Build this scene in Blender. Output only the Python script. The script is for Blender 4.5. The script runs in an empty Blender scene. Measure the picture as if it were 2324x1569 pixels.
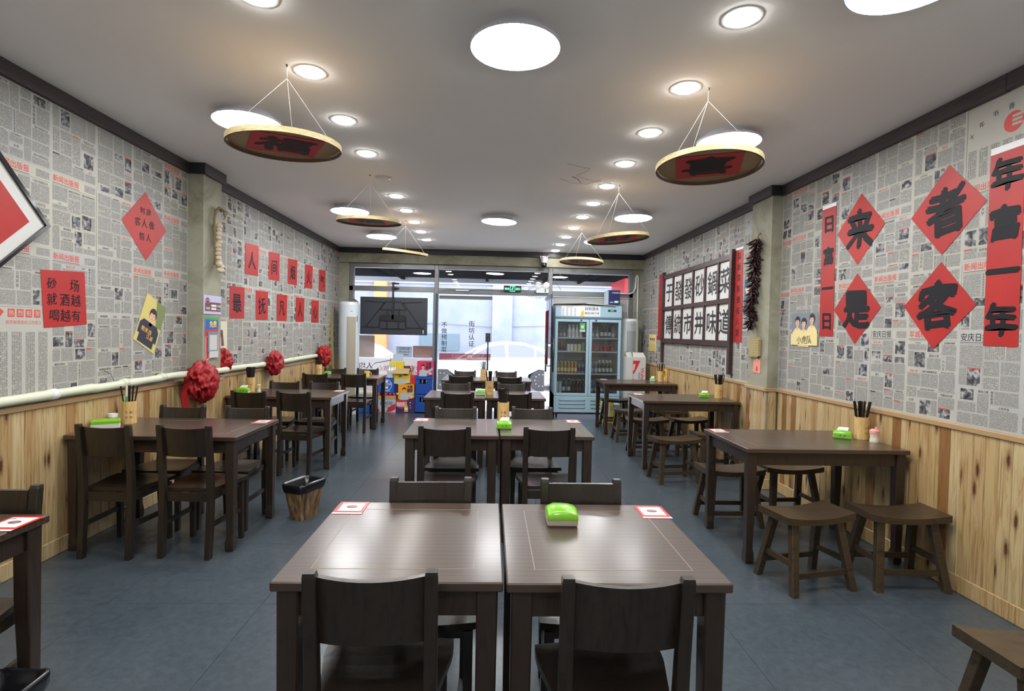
import bpy, math, random
from math import sin, cos, pi, radians, sqrt
from mathutils import Vector, Matrix, noise
rnd = random.Random(7)
SC = bpy.context.scene
COL = SC.collection

# ------------------------------------------------------------------ camera, world, exposure
YAW, PITCH, ROLL, FPX = .0405, .0252, .021, 1215.0
fwd = Vector((sin(YAW)*cos(PITCH), cos(YAW)*cos(PITCH), -sin(PITCH)))
r0 = Vector((cos(YAW), -sin(YAW), 0)); d0 = fwd.cross(r0)
cr, sr = cos(ROLL), sin(ROLL)
rr_ = cr*r0 - sr*d0; dd_ = sr*r0 + cr*d0
cam = bpy.data.cameras.new('camera'); camo = bpy.data.objects.new('camera', cam); COL.objects.link(camo)
mw = Matrix((( rr_.x, -dd_.x, -fwd.x, 0), (rr_.y, -dd_.y, -fwd.y, 0), (rr_.z, -dd_.z, -fwd.z, 1.46), (0, 0, 0, 1)))
camo.matrix_world = mw
cam.sensor_width = 36; cam.sensor_fit = 'HORIZONTAL'; cam.lens = FPX/2324*36
cam.clip_start = .02; cam.clip_end = 200
SC.camera = camo

PANEL_E, DOWN_E, SKY_E, EXPO = 32.0, 46.0, 3.7, 0.85
SC.view_settings.view_transform = 'Standard'; SC.view_settings.look = 'None'
SC.view_settings.gamma = 1; SC.view_settings.exposure = EXPO; SC.view_settings.use_curve_mapping = False
w = bpy.data.worlds.new('sky'); SC.world = w; w.use_nodes = True
bgn = w.node_tree.nodes['Background']; bgn.inputs[0].default_value = (.90, .94, 1.0, 1); bgn.inputs[1].default_value = SKY_E
try:
    SC.cycles.max_bounces = 8; SC.cycles.transparent_max_bounces = 16; SC.cycles.use_denoising = True
    SC.cycles.sample_clamp_indirect = 6
except Exception: pass

XL, XR, H, YB, YF, YG = -2.7128, 2.7555, 2.898, -1.6, 9.62, 9.77   # left, right, ceiling, back, header face, glass
ZC, ZW = 2.805, .975                                                 # cornice bottom, wainscot top
YS = -1.5

# ------------------------------------------------------------------ materials
MATS = {}
def srgb(r, g, b):
    f = lambda c: (c/255/12.92 if c/255 <= .04045 else ((c/255+.055)/1.055)**2.4)
    return (f(r), f(g), f(b), 1)
def mat(name, col, rough=.6, metal=0, spec=.5, coat=0, emit=None, es=0, alpha=None):
    m = bpy.data.materials.new(name); m.use_nodes = True
    b = m.node_tree.nodes['Principled BSDF']
    b.inputs['Base Color'].default_value = srgb(*col); b.inputs['Roughness'].default_value = rough
    b.inputs['Metallic'].default_value = metal; b.inputs['Specular IOR Level'].default_value = spec
    b.inputs['Coat Weight'].default_value = coat; b.inputs['Coat Roughness'].default_value = .12
    if emit: b.inputs['Emission Color'].default_value = srgb(*emit); b.inputs['Emission Strength'].default_value = es
    MATS[name] = m
    return m
class NT:
    def __init__(s, m): s.t = m.node_tree; s.b = s.t.nodes.get('Principled BSDF')
    def n(s, typ, **kw):
        x = s.t.nodes.new(typ)
        for k, v in kw.items():
            if k.startswith('i_'): x.inputs[k[2:].replace('_', ' ')].default_value = v
            elif k[0] == 'p' and k[1:].isdigit(): x.inputs[int(k[1:])].default_value = v
            else: setattr(x, k, v)
        return x
    def l(s, a, b): s.t.links.new(a, b)
    def ramp(s, fac, stops, interp='LINEAR'):
        r = s.n('ShaderNodeValToRGB'); r.color_ramp.interpolation = interp
        e = r.color_ramp.elements
        while len(e) < len(stops): e.new(.5)
        for i, (p, c) in enumerate(stops): e[i].position = p; e[i].color = c
        s.l(fac, r.inputs[0]); return r.outputs[0]
    def coords(s, kind='Object', scale=(1, 1, 1), rand=True):
        tc = s.n('ShaderNodeTexCoord'); out = tc.outputs[kind]
        if rand:
            oi = s.n('ShaderNodeObjectInfo'); mu = s.n('ShaderNodeMath', operation='MULTIPLY', p1=37.0); s.l(oi.outputs['Random'], mu.inputs[0])
            ad = s.n('ShaderNodeVectorMath', operation='ADD'); s.l(out, ad.inputs[0]); s.l(mu.outputs[0], ad.inputs[1]); out = ad.outputs[0]
        mp = s.n('ShaderNodeMapping'); mp.inputs['Scale'].default_value = scale; s.l(out, mp.inputs[0])
        return mp.outputs[0]
    def noise(s, vec, scale=5, detail=4, rough=.5, dist=0):
        x = s.n('ShaderNodeTexNoise'); x.inputs['Scale'].default_value = scale; x.inputs['Detail'].default_value = detail
        x.inputs['Roughness'].default_value = rough; x.inputs['Distortion'].default_value = dist; s.l(vec, x.inputs['Vector']); return x.outputs[0]
    def bump(s, h, strength=.2, dist=.01):
        b = s.n('ShaderNodeBump'); b.inputs['Strength'].default_value = strength; b.inputs['Distance'].default_value = dist
        s.l(h, b.inputs['Height']); s.l(b.outputs[0], s.b.inputs['Normal'])
    def mix(s, f, a, b):
        x = s.n('ShaderNodeMix', data_type='RGBA')
        if hasattr(f, 'links'): s.l(f, x.inputs[0])
        else: x.inputs[0].default_value = f
        for i, v in ((6, a), (7, b)):
            if isinstance(v, tuple): x.inputs[i].default_value = v
            else: s.l(v, x.inputs[i])
        return x.outputs[2]
    def base(s, c): s.l(c, s.b.inputs['Base Color'])

def wood(name, a, b, rough=.35, scale=(9, 9, 1.2), coat=.2, bump=.15, axis=None):
    m = mat(name, a, rough, coat=coat); t = NT(m)
    v = t.coords('Object', scale)
    n1 = t.noise(v, 3.5, 6, .6, 1.2)
    t.base(t.ramp(n1, [(.3, srgb(*b)), (.5, srgb(*a)), (.72, srgb(*[min(255, int(c*1.12)) for c in a]))]))
    t.bump(n1, bump, .004)
    return m
wood('chair_wood', (40, 32, 25), (27, 21, 17), .34, (14, 14, 2), .25)
wood('stool_wood', (60, 48, 33), (38, 30, 21), .38, (2.5, 12, 12), .2)
wood('table_leg_wood', (48, 36, 28), (33, 25, 19), .36, (14, 14, 2), .2)
wood('menu_frame_wood', (66, 44, 44), (48, 32, 33), .45, (6, 2, 2), .1)
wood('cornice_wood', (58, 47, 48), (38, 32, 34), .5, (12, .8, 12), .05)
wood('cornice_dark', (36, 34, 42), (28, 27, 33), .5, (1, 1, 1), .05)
# table top with open grain
m = mat('table_top_wood', (84, 66, 52), .38, coat=.5); m.node_tree.nodes['Principled BSDF'].inputs['Coat Roughness'].default_value = .19; t = NT(m)
v = t.coords('Object', (1.1, 7, 7))
wv = t.n('ShaderNodeTexWave', wave_type='BANDS', bands_direction='Y'); wv.inputs['Scale'].default_value = 1.6; wv.inputs['Distortion'].default_value = 9; wv.inputs['Detail'].default_value = 3; wv.inputs['Detail Scale'].default_value = .7
t.l(v, wv.inputs['Vector'])
fine = t.noise(t.coords('Object', (6, 90, 90)), 4, 5, .7)
mx = t.n('ShaderNodeMath', operation='ADD'); t.l(wv.outputs[1], mx.inputs[0]); t.l(fine, mx.inputs[1])
t.base(t.ramp(mx.outputs[0], [(.35, srgb(54, 40, 31)), (.75, srgb(62, 47, 37)), (1, srgb(67, 52, 41))]))
t.bump(mx.outputs[0], .05, .002)
# pine planks
m = mat('pine', (206, 178, 128), .42, coat=.25); t = NT(m)
v = t.coords('Object', (22, 22, 1.1)); g = t.noise(v, 2.2, 6, .62, 1.6)
oi = t.n('ShaderNodeObjectInfo')
tone = t.ramp(oi.outputs['Random'], [(0, srgb(184, 162, 118)), (.3, srgb(178, 152, 106)), (.62, srgb(190, 170, 128)), (.86, srgb(170, 138, 92)), (.95, srgb(146, 108, 64)), (1, srgb(128, 88, 48))])
streak = t.ramp(g, [(.30, srgb(150, 96, 48)), (.40, srgb(206, 172, 128)), (.52, (1, 1, 1, 1)), (1, (1, 1, 1, 1))])
mm = t.n('ShaderNodeMix', data_type='RGBA', blend_type='MULTIPLY'); mm.inputs[0].default_value = .62; t.l(tone, mm.inputs[6]); t.l(streak, mm.inputs[7])
sp = t.n('ShaderNodeSeparateXYZ'); t.l(t.coords('Object', (1, 11, 2.9)), sp.inputs[0]); cb = t.n('ShaderNodeCombineXYZ'); t.l(sp.outputs[1], cb.inputs[0]); t.l(sp.outputs[2], cb.inputs[1])
vo = t.n('ShaderNodeTexVoronoi', voronoi_dimensions='2D'); vo.inputs['Scale'].default_value = 1; t.l(cb.outputs[0], vo.inputs['Vector'])
nz = t.noise(t.coords('Object', (40, 40, 14)), 3, 3, .5)
dd = t.n('ShaderNodeMath', operation='MULTIPLY_ADD', p1=.10); t.l(nz, dd.inputs[0]); t.l(vo.outputs[0], dd.inputs[2])
knot = t.ramp(dd.outputs[0], [(.12, (1, 1, 1, 1)), (.17, (.5, .5, .5, 1)), (.21, (.42, .42, .42, 1)), (.24, (.12, .12, .12, 1)), (.42, (0, 0, 0, 1))])
wn = t.n('ShaderNodeTexWhiteNoise'); t.l(vo.outputs['Color'], wn.inputs[0])
ks = t.n('ShaderNodeMath', operation='GREATER_THAN', p1=.6); t.l(wn.outputs[0], ks.inputs[0])
kf = t.n('ShaderNodeMath', operation='MULTIPLY'); t.l(knot, kf.inputs[0]); t.l(ks.outputs[0], kf.inputs[1])
t.base(t.mix(kf.outputs[0], mm.outputs[2], srgb(86, 50, 26)))
t.bump(g, .08, .002)
mat('pine_rail', (168, 138, 98), .4, coat=.2)
mat('gap_dark', (96, 72, 44), .8)
# floor
m = mat('floor_tile', (70, 84, 96), .28, spec=.45); t = NT(m)
v = t.coords('Object', (1, 1, 1), False); n1 = t.noise(v, 26, 8, .68, .5); n2 = t.noise(v, 2.1, 3, .5)
c1 = t.ramp(n1, [(.34, srgb(54, 63, 69)), (.5, srgb(63, 73, 80)), (.68, srgb(72, 83, 90))])
t.base(t.mix(.14, c1, t.ramp(n2, [(.3, srgb(42, 52, 62)), (.7, srgb(84, 94, 100))])))

mat('grout', (38, 44, 50), .8)
# ceiling, plaster
m = mat('ceiling_paint', (240, 240, 240), .85); t = NT(m)
t.base(t.ramp(t.noise(t.coords('Object', (1, 1, 1), False), .6, 3), [(.3, srgb(238, 238, 238)), (.7, srgb(244, 244, 243))]))
m = mat('plaster', (142, 142, 120), .7); t = NT(m)
v = t.coords('Object', (1, 1, 1), False); n1 = t.noise(v, 3.2, 7, .62, .8)
t.base(t.ramp(n1, [(.3, srgb(118, 115, 94)), (.48, srgb(144, 142, 122)), (.6, srgb(154, 153, 135)), (.75, srgb(134, 131, 110))]))
t.bump(n1, .15, .01)
mat('back_paint', (236, 234, 228), .8)
# newspaper
m = mat('paper', (214, 212, 202), .75); t = NT(m)
oi = t.n('ShaderNodeObjectInfo')
t.base(t.mix(.35, t.ramp(oi.outputs['Random'], [(0, srgb(168, 168, 164)), (.4, srgb(178, 174, 160)), (.7, srgb(166, 168, 170)), (1, srgb(180, 176, 163))]),
        t.ramp(t.noise(t.coords('Object', (1, 1, 1), False), 5, 3), [(.3, srgb(166, 164, 156)), (.7, srgb(180, 178, 168))])))
def newsprint(name, cw, ch, lo, hi, vert=False):
    m = mat(name, (160, 158, 152), .8); t = NT(m)
    uv = t.n('ShaderNodeUVMap'); 
    sc = t.n('ShaderNodeVectorMath', operation='MULTIPLY'); sc.inputs[1].default_value = (1/cw, 1/ch, 1); t.l(uv.outputs[0], sc.inputs[0])
    fl = t.n('ShaderNodeVectorMath', operation='FLOOR'); t.l(sc.outputs[0], fl.inputs[0])
    fr = t.n('ShaderNodeVectorMath', operation='FRACTION'); t.l(sc.outputs[0], fr.inputs[0])
    sx = t.n('ShaderNodeSeparateXYZ'); t.l(fr.outputs[0], sx.inputs[0])
    wn = t.n('ShaderNodeTexWhiteNoise', noise_dimensions='2D'); t.l(fl.outputs[0], wn.inputs['Vector'])
    nn = t.noise(sc.outputs[0], 2.3, 2, .6)
    a = t.n('ShaderNodeMath', operation='GREATER_THAN', p1=.2); t.l(sx.outputs[0], a.inputs[0])
    b = t.n('ShaderNodeMath', operation='GREATER_THAN', p1=.3); t.l(sx.outputs[1], b.inputs[0])
    ab = t.n('ShaderNodeMath', operation='MULTIPLY'); t.l(a.outputs[0], ab.inputs[0]); t.l(b.outputs[0], ab.inputs[1])
    c = t.n('ShaderNodeMath', operation='GREATER_THAN', p1=.10); t.l(wn.outputs[0], c.inputs[0])
    abc = t.n('ShaderNodeMath', operation='MULTIPLY'); t.l(ab.outputs[0], abc.inputs[0]); t.l(c.outputs[0], abc.inputs[1])
    d = t.n('ShaderNodeMath', operation='GREATER_THAN', p1=.47); t.l(nn, d.inputs[0])
    ad = t.n('ShaderNodeMath', operation='MULTIPLY'); t.l(abc.outputs[0], ad.inputs[0]); t.l(d.outputs[0], ad.inputs[1])
    t.base(t.mix(ad.outputs[0], srgb(*hi), srgb(*lo)))
newsprint('print_small', .0036, .0052, (66, 66, 68), (166, 165, 158))
newsprint('print_list', .012, .0048, (76, 76, 78), (168, 166, 157))
m = mat('photo_print', (90, 90, 92), .7); t = NT(m)
v = t.coords('Object', (1, 1, 1)); n1 = t.noise(v, 26, 3, .55, .8)
t.base(t.ramp(n1, [(.36, srgb(34, 34, 38)), (.5, srgb(92, 92, 95)), (.64, srgb(166, 165, 162))]))
mat('ink', (44, 44, 50), .6); mat('ink_grey', (110, 110, 112), .7); mat('ink_red', (196, 72, 60), .6); mat('ink_brush', (22, 22, 27), .55, spec=.25)
m = mat('red_paper', (206, 46, 38), .5); t = NT(m)
t.base(t.ramp(t.noise(t.coords('Object', (1, 1, 1)), 4, 4), [(.3, srgb(158, 20, 16)), (.7, srgb(170, 27, 19))]))
t.bump(t.noise(t.coords('Object', (1, 1, 1)), 6, 2), .1, .01)
m = mat('red_cloth', (150, 10, 18), .55); 
mat('white', (228, 228, 228), .5); mat('white_gloss', (226, 230, 232), .25, coat=.4); mat('white_card', (200, 200, 196), .6)
mat('black', (22, 22, 24), .4); mat('black_gloss', (16, 16, 18), .15, coat=.5); mat('tv_black', (44, 50, 58), .42); mat('tv_ridge', (8, 9, 11), .6)
mat('chopstick_black', (26, 20, 20), .35)
wood('bamboo', (206, 172, 112), (176, 138, 84), .4, (30, 30, 2), .2, .05)
wood('tray_rim', (214, 196, 148), (188, 166, 112), .5, (4, 4, 20), 0, .05)
m = mat('tray_weave', (136, 108, 76), .6); t = NT(m)
v = t.coords('Object', (1, 1, 1), False)
ck = t.n('ShaderNodeTexWave', wave_type='BANDS', bands_direction='X'); ck.inputs['Scale'].default_value = 28; t.l(v, ck.inputs['Vector'])
ck2 = t.n('ShaderNodeTexWave', wave_type='BANDS', bands_direction='Y'); ck2.inputs['Scale'].default_value = 28; t.l(v, ck2.inputs['Vector'])
mu = t.n('ShaderNodeMath', operation='MULTIPLY'); t.l(ck.outputs[1], mu.inputs[0]); t.l(ck2.outputs[1], mu.inputs[1])
t.base(t.ramp(mu.outputs[0], [(.1, srgb(140, 108, 72)), (.6, srgb(222, 194, 150))])); t.bump(mu.outputs[0], .5, .004)
mat('tray_side', (108, 84, 70), .6); mat('inlay', (128, 112, 94), .4); mat('tray_red', (196, 38, 48), .6)
mat('string', (225, 225, 220), .7); mat('wire', (120, 118, 112), .6)
mat('green_pack', (114, 184, 14), .32, coat=.4); mat('green_dark', (84, 150, 24), .5); mat('tissue', (224, 226, 220), .9); mat('tissue_grey', (176, 166, 150), .8)
mat('code_red', (190, 40, 34), .45, coat=.2); mat('logo_brown', (110, 66, 66), .5)
mat('pink', (222, 150, 142), .4); mat('jar_clear', (214, 206, 184), .25); mat('yellow_mug', (226, 202, 112), .3, coat=.4)
m = mat('bin_wood', (128, 100, 66), .4); t = NT(m)
t.base(t.ramp(t.noise(t.coords('Object', (9, 9, 1.6)), 2.6, 5, .6, 1.4), [(.32, srgb(52, 36, 26)), (.5, srgb(112, 84, 56)), (.68, srgb(156, 130, 92))]))
mat('bag_black', (20, 20, 24), .22)
m = mat('steel', (128, 130, 130), .4, metal=.55); t = NT(m)
t.l(t.ramp(t.noise(t.coords('Object', (2, 2, 2), False), 3, 4), [(.3, (.35, .35, .35, 1)), (.7, (.55, .55, .55, 1))]), t.b.inputs['Roughness'])
mat('angle_steel', (120, 128, 138), .45, metal=.4); mat('dark_steel', (70, 74, 80), .4, metal=.5); mat('plate_grey', (118, 122, 124), .45, metal=.3)
mat('pipe_foam', (206, 210, 186), .55)
mat('gold', (150, 138, 92), .4, metal=.3)
mat('ac_white', (206, 216, 222), .3, coat=.3); mat('ac_tan', (164, 156, 138), .5); mat('ac_silver', (176, 180, 184), .4, metal=.3)
mat('fridge_blue', (160, 190, 206), .3, coat=.3); mat('fridge_dark', (98, 124, 140), .4); mat('fridge_inner', (186, 190, 194), .5); mat('fridge_inner_dark', (52, 56, 60), .5)
mat('chili', (44, 20, 24), .3, coat=.3); mat('garlic', (206, 190, 164), .55); mat('straw', (132, 112, 78), .8)
m = mat('woven', (168, 152, 106), .8); t = NT(m); wv = t.n('ShaderNodeTexWave', bands_direction='Z'); wv.inputs['Scale'].default_value = 36; wv.inputs['Distortion'].default_value = 2
t.l(t.coords('Object', (1, 1, 1)), wv.inputs['Vector']); t.base(t.ramp(wv.outputs[1], [(.2, srgb(120, 104, 66)), (.8, srgb(196, 180, 132))])); t.bump(wv.outputs[1], .5, .003)
mat('cardboard', (186, 158, 112), .8); mat('cardboard_dark', (104, 76, 60), .8)
for nme, c in dict(c_orange=(240, 158, 30), c_yellow=(236, 206, 40), c_magenta=(214, 40, 92), c_purple=(62, 40, 96), c_blue=(26, 92, 186), crate_blue=(22, 72, 158), c_navy=(30, 42, 96), c_red=(206, 44, 56), c_skyblue=(176, 192, 200), c_skin=(222, 178, 150), c_hair=(38, 30, 30), c_cream=(232, 214, 150), c_green=(70, 160, 90), c_teal=(96, 168, 160), c_tan=(196, 178, 150), c_shirt=(38, 40, 62), c_pyellow=(206, 190, 110), c_olive=(120, 130, 80), c_pinkwhite=(232, 190, 190), c_greyblue=(120, 132, 144), c_beige=(214, 206, 180), c_lilac=(196, 190, 220), c_brown=(118, 70, 50), c_pink2=(238, 150, 130), c_gold=(240, 180, 60)).items():
    mat(nme, c, .5)
for nme, c in dict(b_yellow=(168, 150, 40), b_orange=(206, 136, 40), b_green=(52, 92, 40), b_dark=(26, 28, 32), b_clear=(130, 136, 140), b_white=(220, 222, 220), b_brown=(84, 62, 30), b_blue=(70, 110, 150), b_red=(168, 56, 54), b_cream=(216, 214, 170), b_greenlabel=(110, 160, 90)).items():
    mat(nme, c, .15, coat=.5)
mat('exit_black', (20, 28, 26), .4); mat('exit_green', (90, 230, 150), .5, emit=(90, 240, 160), es=1.6)
mat('led_pink', (250, 60, 170), .5, emit=(255, 60, 180), es=4)
mat('lamp_body', (190, 192, 202), .5); mat('downlight_trim', (214, 214, 214), .5); mat('lens_off', (196, 196, 192), .4)
mat('lamp_panel', (255, 255, 255), .5, emit=(252, 253, 255), es=PANEL_E); mat('lamp_down', (255, 255, 255), .5, emit=(255, 252, 246), es=DOWN_E)
# outside
mat('street', (222, 222, 224), .9); m = mat('street_wall', (150, 158, 172), .9); t = NT(m)
t.base(t.ramp(t.noise(t.coords('Object', (1, 1, 1), False), 1.2, 6, .6), [(.3, srgb(112, 122, 142)), (.5, srgb(126, 132, 148)), (.7, srgb(134, 134, 150))]))
mat('street_band', (160, 136, 134), .9); mat('brick_orange', (196, 128, 84), .9); mat('car_white', (236, 236, 240), .25, coat=.6); mat('car_glass', (84, 90, 104), .1, coat=.8)
mat('tyre', (50, 50, 54), .8); mat('rim', (170, 172, 178), .35, metal=.7); mat('canopy_dark', (10, 13, 19), .9, spec=0); mat('canopy_edge', (150, 158, 170), .6)
mat('mosaic_grey', (92, 110, 124), .9)
def thin_glass(name, tint=(1, 1, 1, 1), refl=.05, rough=.0, dirt=0):
    m = bpy.data.materials.new(name); m.use_nodes = True; nt = m.node_tree; nt.nodes.clear(); t = NT(m)
    tr = t.n('ShaderNodeBsdfTransparent'); tr.inputs[0].default_value = tint
    gl = t.n('ShaderNodeBsdfGlossy'); gl.inputs['Roughness'].default_value = rough
    fr = t.n('ShaderNodeFresnel'); fr.inputs[0].default_value = 1.5
    mx = t.n('ShaderNodeMixShader'); t.l(fr.outputs[0], mx.inputs[0]); t.l(tr.outputs[0], mx.inputs[1]); t.l(gl.outputs[0], mx.inputs[2])
    out = mx.outputs[0]
    if dirt:
        df = t.n('ShaderNodeBsdfDiffuse'); df.inputs[0].default_value = (.8, .8, .85, 1)
        m2 = t.n('ShaderNodeMixShader'); m2.inputs[0].default_value = dirt; t.l(out, m2.inputs[1]); t.l(df.outputs[0], m2.inputs[2]); out = m2.outputs[0]
    o = t.n('ShaderNodeOutputMaterial'); t.l(out, o.inputs[0]); MATS[name] = m
thin_glass('glass', (.97, .98, .98, 1), dirt=.008); thin_glass('fridge_glass', (.95, .97, .98, 1), dirt=.02)
def film(name, col, a):
    m = bpy.data.materials.new(name); m.use_nodes = True; nt = m.node_tree; nt.nodes.clear(); t = NT(m)
    tr = t.n('ShaderNodeBsdfTransparent'); df = t.n('ShaderNodeBsdfDiffuse'); df.inputs[0].default_value = srgb(*col)
    tl = t.n('ShaderNodeBsdfTranslucent'); tl.inputs[0].default_value = srgb(*col)
    ad = t.n('ShaderNodeMixShader'); ad.inputs[0].default_value = .5; t.l(df.outputs[0], ad.inputs[1]); t.l(tl.outputs[0], ad.inputs[2])
    mx = t.n('ShaderNodeMixShader'); mx.inputs[0].default_value = a; t.l(tr.outputs[0], mx.inputs[1]); t.l(ad.outputs[0], mx.inputs[2])
    o = t.n('ShaderNodeOutputMaterial'); t.l(mx.outputs[0], o.inputs[0]); MATS[name] = m
film('film_red', (150, 50, 58), .88); film('film_white', (226, 224, 226), .75); film('film_grey', (120, 124, 130), .8); film('film_blue', (186, 200, 212), .8); film('film_brown', (178, 150, 142), .85); film('film_text', (62, 64, 70), .95); film('film_pinktext', (206, 110, 110), .7); film('film_tan', (196, 180, 172), .85)

# ------------------------------------------------------------------ mesh builder
GLY = {}
def glyphs(s, bold):
    k = (s, bold)
    if k in GLY: return GLY[k]
    c = bpy.data.curves.new('t', 'FONT'); c.body = s; c.size = 1; c.resolution_u = 2; c.offset = bold
    o = bpy.data.objects.new('t', c); COL.objects.link(o)
    dg = bpy.context.evaluated_depsgraph_get(); me = bpy.data.meshes.new_from_object(o.evaluated_get(dg))
    vs = [(v.co.x, v.co.y) for v in me.vertices]; fs = [tuple(p.vertices) for p in me.polygons]
    bpy.data.meshes.remove(me); bpy.data.objects.remove(o); bpy.data.curves.remove(c)
    GLY[k] = (vs, fs); return GLY[k]

class Fr:                                   # local frame: u, v in a plane, d along its normal
    def __init__(s, o, u, v, n): s.o, s.u, s.v, s.n = Vector(o), Vector(u), Vector(v), Vector(n)
    def __call__(s, a, b, d=0): return s.o + s.u*a + s.v*b + s.n*d
    def sub(s, a, b, d=0, rot=0):
        c, si = cos(rot), sin(rot)
        return Fr(s(a, b, d), s.u*c + s.v*si, -s.u*si + s.v*c, s.n)
def FL(y=0, z=0, x=XL): return Fr((x, y, z), (0, 1, 0), (0, 0, 1), (1, 0, 0))       # on the left wall
def FRt(y=0, z=0, x=XR): return Fr((x, y, z), (0, -1, 0), (0, 0, 1), (-1, 0, 0))    # on the right wall
def FF(x=0, z=0, y=0): return Fr((x, y, z), (1, 0, 0), (0, 0, 1), (0, -1, 0))       # facing the camera
def FT(x=0, y=0, z=0, rot=0): return Fr((x, y, z), (cos(rot), sin(rot), 0), (-sin(rot), cos(rot), 0), (0, 0, 1))  # lying flat

class MB:
    def __init__(s): s.v, s.f, s.m, s.sm, s.uv, s.mats = [], [], [], [], [], []
    def mi(s, n):
        if n not in s.mats: s.mats.append(n)
        return s.mats.index(n)
    def add(s, vs, fs, m, smooth=False, uv=None):
        b = len(s.v); s.v += [tuple(v) for v in vs]; i = s.mi(m)
        for f in fs:
            s.f.append(tuple(b+k for k in f)); s.m.append(i); s.sm.append(smooth)
            s.uv.append([uv[k] for k in f] if uv else None)
        return s
    def box(s, a, b, m):
        x0, y0, z0 = a; x1, y1, z1 = b
        return s.add([(x0, y0, z0), (x1, y0, z0), (x1, y1, z0), (x0, y1, z0), (x0, y0, z1), (x1, y0, z1), (x1, y1, z1), (x0, y1, z1)],
                     [(0, 3, 2, 1), (4, 5, 6, 7), (0, 1, 5, 4), (1, 2, 6, 5), (2, 3, 7, 6), (3, 0, 4, 7)], m)
    def cbox(s, a, b, m, c=.003):
        lo, hi = Vector(a), Vector(b)
        for i in range(3):
            if lo[i] > hi[i]: lo[i], hi[i] = hi[i], lo[i]
        c = min(c, *(.45*(hi[i]-lo[i]) for i in range(3)))
        vs = []; idx = {}
        for ax in range(3):
            for sx in (0, 1):
                for sy in (0, 1):
                    for sz in (0, 1):
                        sgn = (sx, sy, sz); p = []
                        for i in range(3):
                            e = hi[i] if sgn[i] else lo[i]
                            if i != ax: e += -c if sgn[i] else c
                            p.append(e)
                        idx[(ax, sx, sy, sz)] = len(vs); vs.append(p)
        fs = []
        for ax in range(3):
            o = [i for i in range(3) if i != ax]
            for sg in (0, 1):
                q = []
                for (p, r) in ((0, 0), (1, 0), (1, 1), (0, 1)):
                    k = [0, 0, 0]; k[ax] = sg; k[o[0]] = p; k[o[1]] = r; q.append(idx[(ax, *k)])
                fs.append(tuple(q if (sg == 1) == (ax != 1) else q[::-1]))
        for ax in range(3):                       # edges parallel to ax
            o = [i for i in range(3) if i != ax]
            for p in (0, 1):
                for r in (0, 1):
                    k0 = [0, 0, 0]; k1 = [0, 0, 0]; k1[ax] = 1; k0[o[0]] = k1[o[0]] = p; k0[o[1]] = k1[o[1]] = r
                    fs.append((idx[(o[0], *k0)], idx[(o[0], *k1)], idx[(o[1], *k1)], idx[(o[1], *k0)]))
        for sx in (0, 1):
            for sy in (0, 1):
                for sz in (0, 1): fs.append(tuple(idx[(a_, sx, sy, sz)] for a_ in range(3)))
        cen = (lo+hi)/2; out = []
        for f in fs:
            ps = [Vector(vs[i]) for i in f]; nrm = (ps[1]-ps[0]).cross(ps[2]-ps[0])
            out.append(f if nrm.dot(sum(ps, Vector())/len(ps)-cen) > 0 else f[::-1])
        return s.add(vs, out, m)
    def fbox(s, F, a, b, m):                       # box in a frame: (u,v,d) corners
        (u0, v0, d0), (u1, v1, d1) = a, b
        P = [F(u0, v0, d0), F(u1, v0, d0), F(u1, v1, d0), F(u0, v1, d0), F(u0, v0, d1), F(u1, v0, d1), F(u1, v1, d1), F(u0, v1, d1)]
        return s.add(P, [(0, 3, 2, 1), (4, 5, 6, 7), (0, 1, 5, 4), (1, 2, 6, 5), (2, 3, 7, 6), (3, 0, 4, 7)], m)
    def rect(s, F, u0, v0, u1, v1, d, m, off=(0, 0)):
        return s.add([F(u0, v0, d), F(u1, v0, d), F(u1, v1, d), F(u0, v1, d)], [(0, 1, 2, 3)], m,
                     uv=[(u0+off[0], v0+off[1]), (u1+off[0], v0+off[1]), (u1+off[0], v1+off[1]), (u0+off[0], v1+off[1])])
    def poly(s, F, pts, d, m):
        return s.add([F(p[0], p[1], d) for p in pts], [tuple(range(len(pts)))], m)
    def prism(s, F, pts, d0, d1, m):
        n = len(pts)
        return s.add([F(p[0], p[1], d0) for p in pts]+[F(p[0], p[1], d1) for p in pts],
                     [tuple(range(n))[::-1], tuple(range(n, 2*n))]+[(i, (i+1) % n, n+(i+1) % n, n+i) for i in range(n)], m)
    def ell(s, F, cu, cv, ru, rv, d, m, n=20, a0=0, a1=2*pi):
        return s.poly(F, [(cu+ru*cos(a0+(a1-a0)*i/n), cv+rv*sin(a0+(a1-a0)*i/n)) for i in range(n if a1-a0 > 6.2 else n+1)], d, m)
    def text(s, F, st, cu, cv, size, d, m, bold=.0, ax='c', wob=0, sx=1, th=0):   # a line of text centred at cu, cv
        vs, fs = glyphs(st, 0)
        if not vs: return s
        x0 = min(v[0] for v in vs); x1 = max(v[0] for v in vs)
        cx = (x0+x1)/2 if ax == 'c' else x0; cy = .38
        ph = (sum(map(ord, st)) % 17)
        if bold >= .03: sh = [(0, 0), (bold, 0), (-bold, 0), (0, bold), (0, -bold), (bold*.7, bold*.7), (-bold*.7, -bold*.7)]
        elif bold >= .028: sh = [(0, 0), (bold*.6, 0), (-bold*.6, 0), (0, bold*.5), (0, -bold*.5)]
        elif bold > 0: sh = [(-bold*.7, -bold*.4), (bold*.7, bold*.4)]
        else: sh = [(0, 0)]
        for q, (ox, oy) in enumerate(sh):
            pts = []
            for (x, y) in vs:
                a, b = (x-cx+ox)*size*sx, (y-cy+oy)*size
                if wob: a += wob*size*(sin(y*6+ph)+.4*sin(x*17+ph)); b += wob*size*(sin(x*5+ph*2)+.9*(x-cx)*1.2)
                pts.append(F(cu+a, cv+b, d+.00012*q))
            s.add(pts, fs, m)
        return s
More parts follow.
